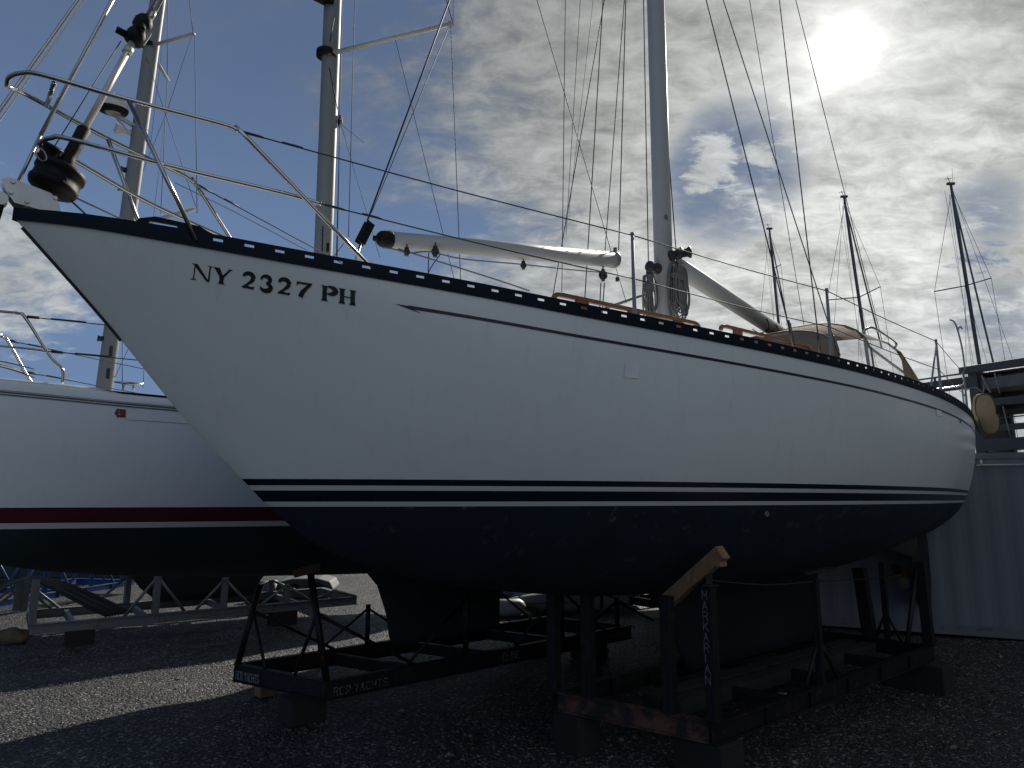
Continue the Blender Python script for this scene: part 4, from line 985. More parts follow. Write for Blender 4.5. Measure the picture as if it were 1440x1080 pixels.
def coach2(bm):
    prev = None
    for i in range(17):
        t = i / 16; s = 2.35 + 6.0 * t; w = .30 + .80 * math.sin(min(1, t * 1.6) * math.pi / 2); e = sinterp(E2, s); top = e + .04 + .16 * min(1, t * 3)
        row = [bm.verts.new(F2.p(s, x * w, z)) for x, z in ((-1, e), (-.85, top), (0, top + .05), (.85, top), (1, e))]
        if prev:
            for a in range(4): bm.faces.new((prev[a], row[a], row[a + 1], prev[a + 1]))
        prev = row
P2('coachroof', coach2, WHITEG, True)
def q2(px, py, l): return Vector(F2.px(px, py, l))
def w2(px, py, l): return F2.w(px, py, l)
def smirror(L_): return [Vector((a.x, -a.y, a.z)) for a in L_]
def hoop2(bm, sg, pts, r=.0125, n=5): tube(bm, smooth_path([F2.p(a.x, sg * a.y, a.z) for a in pts], n), r, 8)
foot2 = q2(88, 534, .62)
topn = [Vector((-.05, 0, q2(0, 437, .42).z)), Vector((.15, .16, q2(0, 437, .42).z)), q2(0, 438, .44), q2(26, 441, .52), q2(36, 447, .54), q2(72, 503, .60), q2(88, 520, .62), foot2 - Vector((0, 0, .03))]
P2('pulpit', lambda bm: (hoop2(bm, 1, topn), hoop2(bm, -1, topn), hoop2(bm, 1, [Vector((.2, .2, q2(0, 487, .44).z)), q2(0, 487, .44), q2(66, 494, .60)], .011), hoop2(bm, -1, [Vector((.2, .2, q2(0, 487, .44).z)), q2(0, 487, .44), q2(66, 494, .60)], .011)), STEEL, True)
def ll2(bm):
    for sg in (1, -1):
        for a, dz in ((q2(34, 445, .54), .6), (q2(68, 494, .60), .32)):
            pts = [Vector((a.x, sg * a.y, a.z))] + [Vector((s, sg * (deck2(s) - .08), sinterp(E2, s) + dz + .03)) for s in (3.5, 5.5, 7.6, 9.8)]
            for p, q in zip(pts, pts[1:]): tube(bm, smooth_path([F2.p(*p), F2.p(*((p + q) / 2 - Vector((0, 0, .015)))), F2.p(*q)], 3), .0045, 6)
            p, q = F2.p(*pts[0]), F2.p(*pts[1]); d = (q - p).normalized(); tube(bm, [p + d * .02, p + d * .10], .012, 6); tube(bm, [p + d * .18, p + d * .42], .008, 6)
P2('lifeline', ll2, WIRE, True)
for s in (3.5, 5.5, 7.6, 9.8):
    for sg in (1, -1): P2('stanchion', lambda bm: tube(bm, [F2.p(s, sg * (deck2(s) - .08), sinterp(E2, s)), F2.p(s, sg * (deck2(s) - .08), sinterp(E2, s) + .64)], .0125, 8), ALU, True)
P2('mooring_line', lambda bm: (tube(bm, smooth_path([w2(-20, 504, .25), w2(20, 512, .25), w2(48, 519, .2)], 4), .005, 6), tube(bm, smooth_path([w2(-20, 510, .3), w2(20, 521, .3), w2(48, 531, .3)], 4), .005, 6)), ROPED, True)
def cleat2(bm):
    a, b = w2(160, 537, .85), w2(202, 540, .85); u = (b - a).normalized(); c = (a + b) / 2
    tube(bm, [a, c + Vector((0, 0, -.004)), b], [.006, .014, .006], 8)
    for t in (-.03, .03): tube(bm, [c + u * t, c + u * t * 1.3 - Vector((0, 0, .06))], .009, 8)
P2('horn_cleat', cleat2, STEEL, True)
def sticker(bm):
    s, l, z = hull2_px(170, 581); u = [(-.030, .034), (.030, .028), (.034, -.034), (-.022, -.032), (-.044, -.004)]
    bm.faces.new([bm.verts.new(F2.p(s + a * .95, half2(s + a, z + b) + .004, z + b)) for a, b in u])
P2('sticker', sticker, mat('red_sticker', (.17, .022, .018), .5, var=.3, nscale=40))
def sticktxt(bm):
    s, l, z = hull2_px(170, 581); n = F2.n; stencil(bm, '26', F2.p(s - .016, half2(s - .016, z) + .006, z - .012), F2.d, Vector((0, 0, 1)), .030, n, wgt=1.1)
P2('sticker_number', sticktxt, mat('pale_print', (.5, .42, .40), .6))
def scratch(bm):
    P = [hull2_px(x, y) for x, y in ((176, 590), (205, 592), (240, 594), (275, 597))]
    tube(bm, [F2.p(s, l + .002, z) for s, l, z in P], .0022, 5)
P2('scuff_line', scratch, mat('grey_scuff', (.35, .35, .35), .6))
# mast of boat two
def mast2f(bm):
    a, b = w2(455, 345, 0), w2(468, 0, 0); d = (b - a) / (b.z - a.z); rings = []
    for z in (2.7, 5, 8, 12, 15):
        c = a + d * (z - a.z); rings.append([bm.verts.new(c + F2.d * (.105 * math.cos(t)) + F2.n * (.075 * math.sin(t))) for t in [2 * math.pi * k / 24 for k in range(24)]])
    for A, Bv in zip(rings, rings[1:]):
        for k in range(24): bm.faces.new((A[k], A[(k + 1) % 24], Bv[(k + 1) % 24], Bv[k]))
    bm.faces.new(rings[-1])
m2 = P2('mast', mast2f, ALU, True)
P2('spreader', lambda bm: (tube(bm, [w2(462, 76, .05), w2(632, 34, 1.0)], .036, 12, r2=.03, sq=.55), lathe(bm, w2(634, 34, 1.0), (w2(632, 34, 1.0) - w2(462, 76, .05)).normalized(), [(-.03, .03), (0, .04), (.03, .035)], 12)), mat('spreader_paint', (.42, .42, .40), .45), True, par=m2)
def band2(bm):
    a = w2(459, 76, 0); lathe(bm, a, Vector((0, 0, 1)), [(-.035, .115), (.03, .115)], 24)
    for k, (py) in enumerate((15,)): pass
P2('mast_band', band2, BLACK, True, par=m2)
P2('mast_slot', lambda bm: (box(bm, w2(461, 348, .085), (.02, .02, .10), (F2.d, F2.n, Vector((0, 0, 1)))), beam(bm, w2(454, 318, .08), w2(453, 356, .08), .012, .008)), BLKINK, par=m2)
P2('mast_block', lambda bm: lathe(bm, w2(478, 172, .03), Vector((0, 0, 1)), [(-.06, .015), (0, .03), (.08, .02)], 10), BLACK, par=m2)
P2('mast_bracket', lambda bm: (box(bm, w2(455, -2, .05), (.22, .14, .07), (F2.d, F2.n, Vector((0, 0, 1)))),) if True else (None, lathe(bm, w2(478, 172, .03), Vector((0, 0, 1)), [(-.06, .015), (0, .03), (.08, .02)], 10)), BLACK, par=m2, bevel=.01)
for (x0, y0, l0, x1, y1, l1, nm, r) in ((634, 37, 1.0, 648, 400, 1.45, 'shroud', .0045), (556, 56, .5, 640, 398, 1.3, 'shroud', .0035), (630, 41, 1.0, 522, 300, .2, 'shroud', .0045), (622, -20, .9, 636, 30, 1.0, 'shroud', .005), (638, -20, .9, 637, 30, 1.0, 'shroud', .004),
                                     (499, 0, .1, 490, 334, .1, 'halyard', .0045), (490, 334, .1, 470, 360, .1, 'halyard', .0045), (481, 0, .1, 474, 365, .1, 'halyard', .005), (478, 175, .08, 473, 360, .1, 'halyard', .004), (463, 95, .07, 478, 170, .1, 'halyard', .005),
                                     (478, 170, .1, 534, 362, .4, 'halyard', .003), (476, 172, .1, 512, 201, .3, 'halyard', .002), (470, 25, .1, 464, 58, .1, 'halyard', .005)):
    a, b = w2(x0, y0, l0), w2(x1, y1, l1); top_ = ext(b, a, .25 if y0 <= 0 else 0)
    P2(nm, lambda bm: tube(bm, [b, top_], r, 6), WIRE, True)
P2('forestay', lambda bm: (tube(bm, [w2(0, 155, 0) + (w2(0, 155, 0) - w2(110, 0, 0)) * 1.5, w2(0, 155, 0), w2(110, 0, 0), ext(w2(0, 155, 0), w2(110, 0, 0), 3)], .017, 10), tube(bm, [w2(0, 155, 0) + (w2(0, 155, 0) - w2(110, 0, 0)) * 1.5 + F2.d * .04, ext(w2(0, 155, 0), w2(110, 0, 0), 3) + F2.d * .04], .006, 6)), MATS['stay_tube'], True)
P2('lazy_line', lambda bm: tube(bm, [w2(246, 257, -.2), w2(330, 298, .1), w2(420, 346, .4), w2(432, 352, .45)], .004, 6), ROPE, True)
P2('lazy_line', lambda bm: tube(bm, [w2(78, 157, -.2), w2(-30, 130, -.3)], .003, 6), WIRE, True) if False else None

# ================================================================== DARK-KEELED BOAT (boat three), mast with radar
A3, B3_ = gnd(47, 892, .2), gnd(498, 850, .2); d3 = (B3_ - A3).normalized(); n3 = Vector((d3.y, -d3.x, 0))
o3 = A3 - n3 * 1.05 - d3 * 3.6
F3 = Frame(o3.x, o3.y, math.degrees(math.atan2(d3.x, d3.y)))
L3 = 11.5
E3 = [(0, 2.8), (3, 2.6), (8, 2.5), (11.5, 2.5)]; K3 = [(0, 2.8), (.5, 2.2), (1.2, 1.6), (2.5, 1.28), (5, 1.1), (8, 1.18), (11.5, 1.9)]
deck3, half3 = half_fn(L3, 1.45, .6, .6, 2.0, E3, K3, 1.9)
bt3 = thing('sailboat', 'farther sailboat seen only by its dark keel and grey mast with radar dome', 'sailboat', F3.p(5, 0, 0), 'boats stored ashore in the yard')
P3 = Pm(bt3)
loft('hull', half3, E3, K3, L3, F3, band_mat('grey_hull', [(0, (.012, .02, .022)), (1.85, (.35, .36, .36))], rough=.35), bt3, ns=50, nq=20)
P3('deck', lambda bm: deck_sheet(bm, F3, L3, deck3, E3), WHITEG, True)
foil('keel', [(1.3, 4.5, 8.0, .4), (1.0, 4.75, 7.2, .3), (.6, 5.0, 6.9, .28), (.36, 5.3, 6.8, .24)], mat('dark_green_bottom', (.010, .018, .018), .8, var=.3), bt3, F3)
def w3(px, py, l=0.0): return F3.w(px, py, l)
def mast3f(bm):
    a, b = w3(149, 530), w3(222, 0); d = (b - a) / (b.z - a.z); rings = []
    for z in (2.8, 6, 10, 14, 16):
        c = a + d * (z - a.z); rings.append([bm.verts.new(c + F3.d * (.125 * math.cos(t)) + F3.n * (.085 * math.sin(t))) for t in [2 * math.pi * k / 24 for k in range(24)]])
    for A, Bv in zip(rings, rings[1:]):
        for k in range(24): bm.faces.new((A[k], A[(k + 1) % 24], Bv[(k + 1) % 24], Bv[k]))
    bm.faces.new(rings[-1])
m3 = P3('mast', mast3f, ALU, True)
sb3 = w3(212, 66, 0)
P3('spreader', lambda bm: tube(bm, [w3(214, 64, .06), w3(273, 47, .9)], .040, 10, r2=.032, sq=.5), MATS['spreader_paint'], True, par=m3)
P3('spreader', lambda bm: tube(bm, [w3(217, 82, -.06), w3(237, 113, -1.0)], .040, 10, r2=.032, sq=.5), MATS['spreader_paint'], True, par=m3)
P3('mast_band', lambda bm: lathe(bm, w3(209, 64), Vector((0, 0, 1)), [(-.03, .13), (.03, .13)], 20), BLACK, True, par=m3)
P3('mast_slot', lambda bm: [box(bm, w3(x, y, .095), (.05, .02, .17), (F3.d, F3.n, Vector((0, 0, 1)))) for x, y in ((156, 494), (152, 525))], BLKINK, par=m3, bevel=.02)
P3('mast_winch', lambda bm: [lathe(bm, w3(x, y, .0) - F3.d * .11, -F3.d, [(0, .05), (.05, .04), (.09, .055)], 12) for x, y in ((188, 242), (185, 268), (157, 478))], MATS['winch_metal'], True, par=m3)
def radar(bm):
    c = w3(159, 155, .0); up = (Vector((0, 0, 1)) + F3.n * .15 - F3.d * .05).normalized()
    lathe(bm, c, up, [(-.045, .10), (-.04, .215), (.0, .235), (.03, .235)], 32)
def radartop(bm):
    c = w3(159, 155, .0); up = (Vector((0, 0, 1)) + F3.n * .15 - F3.d * .05).normalized()
    lathe(bm, c, up, [(.030, .236), (.05, .240), (.055, .234), (.11, .225), (.15, .18), (.165, .08)], 32)
rd = P3('radar_dome', radartop, mat('radome_white', (.62, .62, .58), .45), True, par=m3)
P3('radar_base', radar, BLACK, True, par=m3)
def radarplate(bm):
    c = w3(159, 155, .0) - Vector((0, 0, .06)); m_ = w3(190, 178, 0)
    lathe(bm, c - Vector((0, 0, .0)), Vector((0, 0, 1)), [(-.01, .10), (.01, .12)], 20)
    beam(bm, c + F3.n * .05, m_ + F3.n * .05, .02, .03); beam(bm, c - F3.n * .05, m_ - F3.n * .05, .02, .03); beam(bm, c, w3(188, 184, 0) - Vector((0, 0, .12)), .02, .03)
P3('radar_bracket', radarplate, MATS['spreader_paint'], par=m3)
def loudhailer(bm):
    c = w3(163, 180, .05); lathe(bm, c, (F3.d * .8 - F3.n * .2).normalized(), [(0, .11), (.02, .10), (.10, .045), (.22, .04)], 4); beam(bm, c + F3.d * .2, w3(186, 182, 0), .02, .03)
P3('loudhailer', loudhailer, MATS['radome_white'], par=m3)
for (x0, y0, l0, x1, y1, l1, r) in ((266, 0, .8, 272, 50, .9, .005), (274, 50, .9, 277, 300, 1.4, .005), (269, 52, .9, 234, 159, .2, .004), (236, -5, -.9, 235, 113, -1, .005), (235, 114, -1, 226, 300, -1.3, .005),
                                     (206, 80, .1, 275, 290, 1.3, .004), (234, 159, .2, 195, 255, -1, .004), (236, 0, -.3, 212, 200, -1, .003), (233, 160, 0, 214, 320, -.6, .003),
                                     (172, 480, .9, 172, 545, 1.2, .005), (190, 470, .5, 161, 532, 0, .004), (204, 500, 1, 201, 545, 1.3, .004)):
    a, b = w3(x0, y0, l0), w3(x1, y1, l1)
    P3('shroud', lambda bm: tube(bm, [b, ext(b, a, .3 if y0 <= 0 else 0)], r * 1.1, 6), WIRE, True)
P3('boom', lambda bm: tube(bm, [w3(176, 322, 0), w3(275, 293, .3)], .035, 8), MATS['spreader_paint'], True)

# ================================================================== BOAT FOUR, unseen hull added to shade the ground between the cradles
F4 = Frame(-1.5, 10.5, 52); E4 = [(0, 2.85), (4, 2.7), (9, 2.65)]; K4 = [(0, 2.85), (.5, 2.0), (1.2, 1.55), (3, 1.25), (6, 1.25), (9, 1.8)]
deck4, half4 = half_fn(9.0, 1.55, .6, .7, 2.0, E4, K4, 1.9)
bt4 = thing('sailboat', 'mastless sailboat hull added out of view behind the nearest sailboat to shade the ground', 'sailboat', F4.p(4.5, 0, 0), 'boats stored ashore in the yard')
loft('hull', half4, E4, K4, 9.0, F4, band_mat('navy_hull', [(0, (.01, .014, .016)), (1.8, (.03, .04, .06))], rough=.35), bt4, ns=40, nq=18)
Pm(bt4)('deck', lambda bm: deck_sheet(bm, F4, 9.0, deck4, E4), WHITEG, True)
foil('keel', [(1.5, 4.9, 7.8, .4), (.9, 5.6, 7.5, .28), (.3, 5.8, 7.4, .3), (-.02, 5.85, 7.35, .24)], MATS['dark_green_bottom'], bt4, F4)
# ================================================================== CRADLES
def cradle(name, label, cat, corners, zb, zt, m, group='steel boat cradles under the hulls', cross=(), wgt=.07, mf=None):
    """corners: near-front, near-back, far-back, far-front (world xy)"""
    c = [Vector((v.x, v.y, 0)) for v in corners]; ctr = sum(c, Vector()) / 4
    t = thing(name, label, cat, ctr, group); P = Pm(t); zc = (zb + zt) / 2; H = zt - zb
    names = ('side_rail', 'end_rail', 'side_rail', 'end_rail')
    for i in range(4):
        a, b = c[i], c[(i + 1) % 4]; e = (b - a).normalized() * wgt * .5
        def rail(bm):
            d = (b - a).normalized(); s = Vector((d.y, -d.x, 0)); p, q = a, b
            if i in (1, 3): p, q = a + d * wgt * .52, b - d * wgt * .52
            else: p, q = a - d * wgt * .5, b + d * wgt * .5
            up = Vector((0, 0, 1))
            for z, w_, h_ in ((zb + .006, wgt, .012), (zt - .006, wgt, .012)): beam(bm, p + up * z, q + up * z, w_, h_)
            beam(bm, p + up * zc, q + up * zc, .014, H - .024)
            for k in range(1, 6):
                x = p + (q - p) * (k / 6)
                if i in (0, 2): box(bm, x + up * zc, (.008, wgt * .9, H - .025), (d, s, up))
        P(names[i], rail, (mf if i == 3 and mf else m), bevel=.002)
    for t0 in cross:
        a = c[0] + (c[1] - c[0]) * t0; b = c[3] + (c[2] - c[3]) * t0; d = (b - a).normalized()
        P('cross_member', lambda bm: beam(bm, a + d * .05 + Vector((0, 0, zc - .01)), b - d * .05 + Vector((0, 0, zc - .01)), .06, H * .7), m)
    return t, P
def post(P, base, top, w, m, braces=(), round_=False, pad=None, joint=.62):
    def f(bm):
        if round_: tube(bm, [base, top], w / 2, 10)
        else: beam(bm, base, top, w, w, up=Vector((1, 1, 0)))
    o = P('post', f, m, smooth=round_, bevel=0 if round_ else .004)
    J = base + (top - base) * joint
    for b in braces: P('brace', lambda bm: tube(bm, [J, b], w * .26, 8), m, smooth=True)
    if pad:
        mp, size, n = pad; P('pad', lambda bm: box(bm, top + n * .05, size, (Vector((n.z, 0, -n.x)).normalized(), n.cross(Vector((n.z, 0, -n.x)).normalized()), n)), mp, bevel=.012)
    return o
def vtop(base, py): return Vector((base.x, base.y, zat(base, py)))
def words(P, ws, o, ex, hgt, nrm, gap, thick, m, xs=1.0):
    x = 0.0; k = hgt / 6
    for w in ws:
        P('stencilled_name', lambda bm: stencil(bm, w, o + ex * x, ex, Vector((0, 0, 1)), hgt, nrm, gap=gap, thick=thick, xs=xs), m)
        x += sum((2.6 if c == 'I' else 4 + gap) for c in w) * k * xs + 2.6 * k * xs
def g_(px, py, z): v = gnd(px, py, z); return v
# --- main cradle
NF = B1.p(4.31, 1.12, 0); NB = B1.p(8.40, 1.10, 0); FF = B1.p(4.0, -.22, 0); FB_ = B1.p(8.3, -.24, 0)
t, P = cradle('boat_cradle', 'rusty dark steel cradle with a lettered post, under the nearest sailboat', 'boat cradle', (NF, NB, FB_, FF), .28, .43, STEELD, cross=(.28, .52, .78), mf=STEELR)
zt = .43
b0 = NF + Vector((0, 0, zt)); top0 = vtop(b0, 822)
post(P, b0, top0, .085, STEELD, ())
def mark(bm):
    c0 = b0 - B1.d * .0435 + B1.n * .0; z0 = zat(b0, 822) - .10
    stencil(bm, 'MARKARIAN', c0 + B1.n * -.020 + Vector((0, 0, z0 - b0.z)), B1.n, Vector((0, 0, 1)), .058, -B1.d, wgt=.8, vertical=True, thick=.012)
P('stencilled_name', mark, mat('worn_name_paint', (.13, .14, .14), .8, var=.5, nscale=80))
def padf(bm):
    a = B1.p(4.24, .66, 1.20); b = B1.p(4.24, 1.30, 1.63)
    a = at(938, 846, 5.62); b = at(1017, 776, 5.18); d = (b - a).normalized(); s = B1.d
    box(bm, (a + b) / 2, ((b - a).length, .09, .105), (d, s, d.cross(s).normalized() * -1))
    c = b - d * .045 - Vector((0, 0, .03)); box(bm, c, (.07, .087, .10), (B1.n, B1.d, Vector((0, 0, 1))))
P('pad', padf, PINE, bevel=.006)
P('pad_bracket', lambda bm: (beam(bm, top0 - Vector((0, 0, .05)), top0 + Vector((0, 0, .16)), .05, .05), box(bm, top0 + Vector((0, 0, .0)), (.12, .12, .012))), STEELD)
post(P, FF + Vector((0, 0, zt)), vtop(FF, 826), .085, STEELD)
for px, py in ((828, 832), (943, 838)):
    b = on_line(NF, FF, px, zt); post(P, b, vtop(b, py), .085, STEELD)
bq = on_line(NF, NB, 1155, zt); post(P, bq, vtop(bq, 812), .06, STEELD, (bq - B1.d * .28, bq + B1.d * .30), joint=.42)
bq2 = B1.p(8.38, .46, zt); q = vtop(bq2, 799); q.x -= .06; post(P, bq2, q, .13, STEELD)
bq3 = B1.p(8.38, .66, zt); post(P, bq3, vtop(bq3, 790), .06, STEELD, (bq3 - B1.n * .14, bq3 + B1.n * .14), joint=.35)
bq4 = NB + Vector((0, 0, zt)) - B1.d * .05; q = at(1294, 790, bq4.y); post(P, bq4, q, .10, STEELD)
P('brace', lambda bm: tube(bm, [at(1276, 905, bq4.y - .3), at(1288, 800, bq4.y)], .026, 8), STEELD, True)
P('pad', lambda bm: beam(bm, at(1128, 806, bq.y), at(1172, 799, bq.y), .12, .02), WOOD)
P('chain', lambda bm: tube(bm, smooth_path([vtop(b0, 816), (vtop(b0, 816) + vtop(bq, 818)) / 2 - Vector((0, 0, .03)), vtop(bq, 818), vtop(bq3, 812), at(1272, 800, bq4.y)], 5), .007, 6), mat('old_chain', (.03, .032, .034), .6, .4), True)
def plank(bm):
    for k, l in enumerate((.30, .52)): beam(bm, B1.p(4.6, l, .345), B1.p(8.2, l, .345), .16, .11)
P('keel_plank', plank, mat('dark_wet_timber', (.02, .018, .016), .9, var=.4, bump=.6), bevel=.006)
# --- cradle of the red striped boat
A_, Bb = A2.copy(), B2_.copy(); Cc = C2_.copy(); Dd = Bb + (Cc - A_)
t2, Pc = cradle('boat_cradle', 'dark steel cradle stencilled RCR YACHTS, standing under the red-striped white sailboat', 'boat cradle', (A_, Bb, Dd, Cc), .2, .37, STEELD, cross=(.24, .47, .74))
zt = .37; up = Vector((0, 0, 1))
dr = (Bb - A_).normalized(); df = (Cc - A_).normalized(); nr = Vector((dr.y, -dr.x, 0)); nf = Vector((df.y, -df.x, 0));
nf = nf if nf.dot(Vector((0, -1, 0))) > 0 else -nf
xr = -df
words(Pc, ('RCR', 'YACHTS'), Vector((Cc.x, Cc.y, .235)) - df * .03 + nf * .008, -df, .075, nf, 1.5, .030, STENCIL, .55)
words(Pc, ('RCR', 'YACHTS'), Vector((A_.x, A_.y, .235)) + dr * .06 + nr * .008, dr, .068, nr, 2.4, .030, STENCILD, .85)
pc = on_line(A_, Bb, 704, .245); Pc('stencilled_name', lambda bm: stencil(bm, 'CLINE', pc + nr * .008, dr, up, .078, nr, thick=.030, gap=1.6, xs=.8), STENCILD)
pc2 = on_line(A_, Bb, 846, .255); words(Pc, ('HUNTER', '40'), pc2 + nr * .008, dr, .055, nr, 1.4, .030, STENCILD)
bb = Vector((Cc.x, Cc.y, zt)); post(Pc, bb, at(366, 822, bb.y + .15), .065, STEELD, (bb - df * .42 , bb + dr * 1.05), True, joint=.66)
bb = Vector((A_.x, A_.y, zt)); post(Pc, bb, at(437, 808, bb.y + .1), .065, STEELD, (bb + df * .42, bb + dr * .95), True, joint=.62, pad=(CARPET, (.26, .2, .08), Vector((-.25, 0, .97))))
for px, top_ in ((655, 830), (790, 820), (868, 840)):
    bb = on_line(A_, Bb, px, zt); post(Pc, bb, vtop(bb, top_), .065, STEELD, (bb - dr * .75, bb + dr * .75), True, joint=.86)
for px, top_ in ((516, 850), (700, 826), (846, 830)):
    bb = on_line(Cc, Dd, px, zt); post(Pc, bb, vtop(bb, top_), .055, STEELD, (bb - dr * .6, bb + dr * .6), True, joint=.9)
# --- cradle of the added mastless hull
t5, P5 = cradle('boat_cradle', 'small dark cradle glimpsed behind the HUNTER 40 cradle, under the added mastless hull', 'boat cradle', (F4.p(8.2, .6, 0), F4.p(8.2, -.8, 0), F4.p(4.6, -.8, 0), F4.p(4.6, .6, 0)), .1, .24, STEELD, cross=(.5,))
for S_, l_ in ((4.6, .6), (6.4, .6), (8.2, .6), (4.6, -.8), (8.2, -.8)):
    bb = F4.p(S_, l_, .24); tp = F4.p(S_, l_ * 1.25, 1.32); post(P5, bb, tp, .06, STEELD, (bb + F4.d * .55, bb - F4.d * .55), True, joint=.8)
# --- grey stand of the boat behind
D3v = -n3 * 1.5
t3, Pg = cradle('boat_cradle', 'long pale grey steel cradle at the left, with dark hoses draped over it', 'boat cradle', (A3, B3_, B3_ + D3v, A3 + D3v), .2, .335, STEELG, cross=(.1, .3, .55, .8), wgt=.09)
zt = .335
pc = on_line(A3, B3_, 296, .235); words(Pg, ('RCR', 'YACHTS'), pc + n3 * .008, d3, .07, n3, 2.2, .040, STENCIL)
for px, py in ((44, 815), (218, 808), (314, 812), (402, 822), (470, 830)):
    bb = on_line(A3, B3_, px, zt); post(Pg, bb, vtop(bb, py), .085, STEELG, (bb - d3 * .4, bb + d3 * .4) if px != 44 else (), joint=.95)
for px, py in ((22, 818), (33, 818), (178, 806), (290, 806), (380, 815)):
    bb = on_line(A3 + D3v, B3_ + D3v, px, zt); post(Pg, bb, vtop(bb, py), .085, STEELG, (bb - d3 * .45, bb + d3 * .45), joint=.95)
# bundle of dark flexible strips draped over the stand
def strips():
    bm = bmesh.new(); rnd = random.Random(11)
    for k in range(9):
        o_ = k * 2.4 + rnd.uniform(-1.5, 1.5); y0 = rnd.uniform(-3, 3)
        Y = 9.9 + .06 * k
        pts = [at(-60, 862 - o_ + y0, Y - .4), at(-15, 842 - o_, Y - .2), at(14 + k * .5, 822 - o_ * .3, Y), at(44, 816 - o_ * .25, Y + .05), at(70 + k * 2.0, 826 - o_ * .4, Y + .2), at(112 + k * 3.0, 848 - o_ * .5, Y + .5), at(150 + k * 4.5, 867 - k * .7, Y + .8)]
        tube(bm, smooth_path(pts, 4), .016, 6)
    o = obj('hose_bundle', bm, mat('dark_rubber_strip', (.03, .032, .036), .45, var=.3), smooth=True)
    tag(o, 'bundle of dark rubber hoses draped over the left end of the pale grey cradle', 'hoses')
strips()
# --- blue stands farther back
def blue(px0, py0, px1, py1, label, posts, depth=1.5):
    a, b = gnd(px0, py0, .14), gnd(px1, py1, .14); d = (b - a).normalized(); n = Vector((d.y, -d.x, 0)); back = -n * depth
    t, Pb = cradle('boat_cradle', label, 'boat cradle', (a, b, b + back, a + back),   .14, .27, STEELB, cross=(.25, .6), wgt=.10)
    for px, hh in posts:
        bb = on_line(a, b, px, .27); post(Pb, bb, bb + Vector((0, 0, hh)), .08, STEELB, (bb - d * .6, bb + d * .6), joint=.95)
        bb = bb + back; post(Pb, bb, bb + Vector((0, 0, hh)), .08, STEELB, (bb - d * .5,), joint=.95)
blue(-60, 864, 186, 824, 'bright blue steel cradle on the sunlit gravel behind the pale grey cradle', ((-20, .9), (62, .95), (128, .95), (172, .9)))
# --- timber blocks
def tblock(c, size, ang, label, m=WOOD):
    bm = bmesh.new(); a = math.radians(ang); ex = Vector((math.sin(a), math.cos(a), 0)); ey = Vector((math.cos(a), -math.sin(a), 0))
    box(bm, Vector((c.x, c.y, size[2] / 2 - .025)), size, (ex, ey, Vector((0, 0, 1)))); o = obj('timber_block', bm, m, bevel=.012)
    tag(o, label, 'timber block', 'timber blocks under the cradles')
tblock(B1.p(4.42, .98, 0), (.28, .42, .30), 50, 'split timber block under the rusty front corner of the nearest cradle')
tblock(B1.p(4.12, -.08, 0), (.26, .30, .30), 50, 'dark timber block under the far front corner of the nearest cradle')
tblock(B1.p(8.25, 1.0, 0), (.3, .6, .30), 50, 'flat timber block under the rear corner of the nearest cradle, toward the container')
tblock(B1.p(8.25, -.15, 0), (.3, .3, .30), 50, 'timber block hidden under the rear far corner of the nearest cradle')
tblock(F2.p(3.55, .52, 0), (.34, .30, .22), 48, 'grey timber block under the near corner of the cradle stencilled CLINE')
tblock(F2.p(3.62, -.52, 0), (.16, .16, .22), 48, 'small orange-brown timber block under the left corner stencilled RCR YACHTS', mat('orange_timber', (.26, .15, .07), .8, var=.4))
tblock(F2.p(7.5, .5, 0), (.4, .3, .22), 48, 'timber block under the rear near corner of the cradle stencilled HUNTER 40')
tblock(F2.p(7.5, -.5, 0), (.4, .3, .22), 48, 'timber block under the rear far corner of the cradle stencilled HUNTER 40')
tblock(A3 + d3 * .55 - n3 * .1, (.34, .30, .22), 54, 'weathered timber block under the left end of the pale grey cradle')
tblock(A3 + d3 * 3.4 - n3 * .1, (.4, .3, .22), 54, 'timber block under the right half of the pale grey cradle')
tblock(A3 + d3 * 3.6 - n3 * 1.45, (.7, .3, .22), 54, 'timber block under the back rail of the pale grey cradle')
def rock():
    c = gnd(19, 893, .1); bm = bmesh.new(); bmesh.ops.create_icosphere(bm, subdivisions=3, radius=.17, matrix=Matrix.Translation((c.x, c.y, .08)))
    rnd = random.Random(5)
    for v in bm.verts:
        p = v.co - Vector((c.x, c.y, .08)); p.x *= 1.5; p.z *= .7; p *= 1 + .14 * math.sin(p.x * 23) * math.cos(p.y * 19 + p.z * 15) + rnd.uniform(-.02, .02); v.co = Vector((c.x, c.y, .08)) + p
    tag(obj('rock', bm, mat('brown_rock', (.12, .09, .055), .85, var=.5, bump=.8), smooth=True), 'brown rock beside the left end of the pale grey cradle', 'rock')
rock()
# scraps on the cradle floor
def scrap(px, py, s, label, col):
    c = gnd(px, py, .02); bm = bmesh.new(); box(bm, c + Vector((0, 0, .02)), (s, s * .6, .012), (Vector((.8, .6, 0)), Vector((-.6, .8, 0)), Vector((.1, 0, 1)).normalized())); box(bm, c + Vector((s * .4, 0, .035)), (s * .5, s * .5, .01), (Vector((.6, -.8, 0)), Vector((.8, .6, 0)), Vector((0, .3, 1)).normalized()))
    tag(obj('litter_scrap', bm, mat('litter_' + str(px), col, .7)), label, 'litter')
scrap(1094, 980, .12, 'folded white paper scrap on the floor inside the nearest cradle', (.45, .46, .42))
scrap(1180, 919, .10, 'crumpled pinkish scrap beside the keel near the rear of the nearest cradle', (.30, .20, .19))
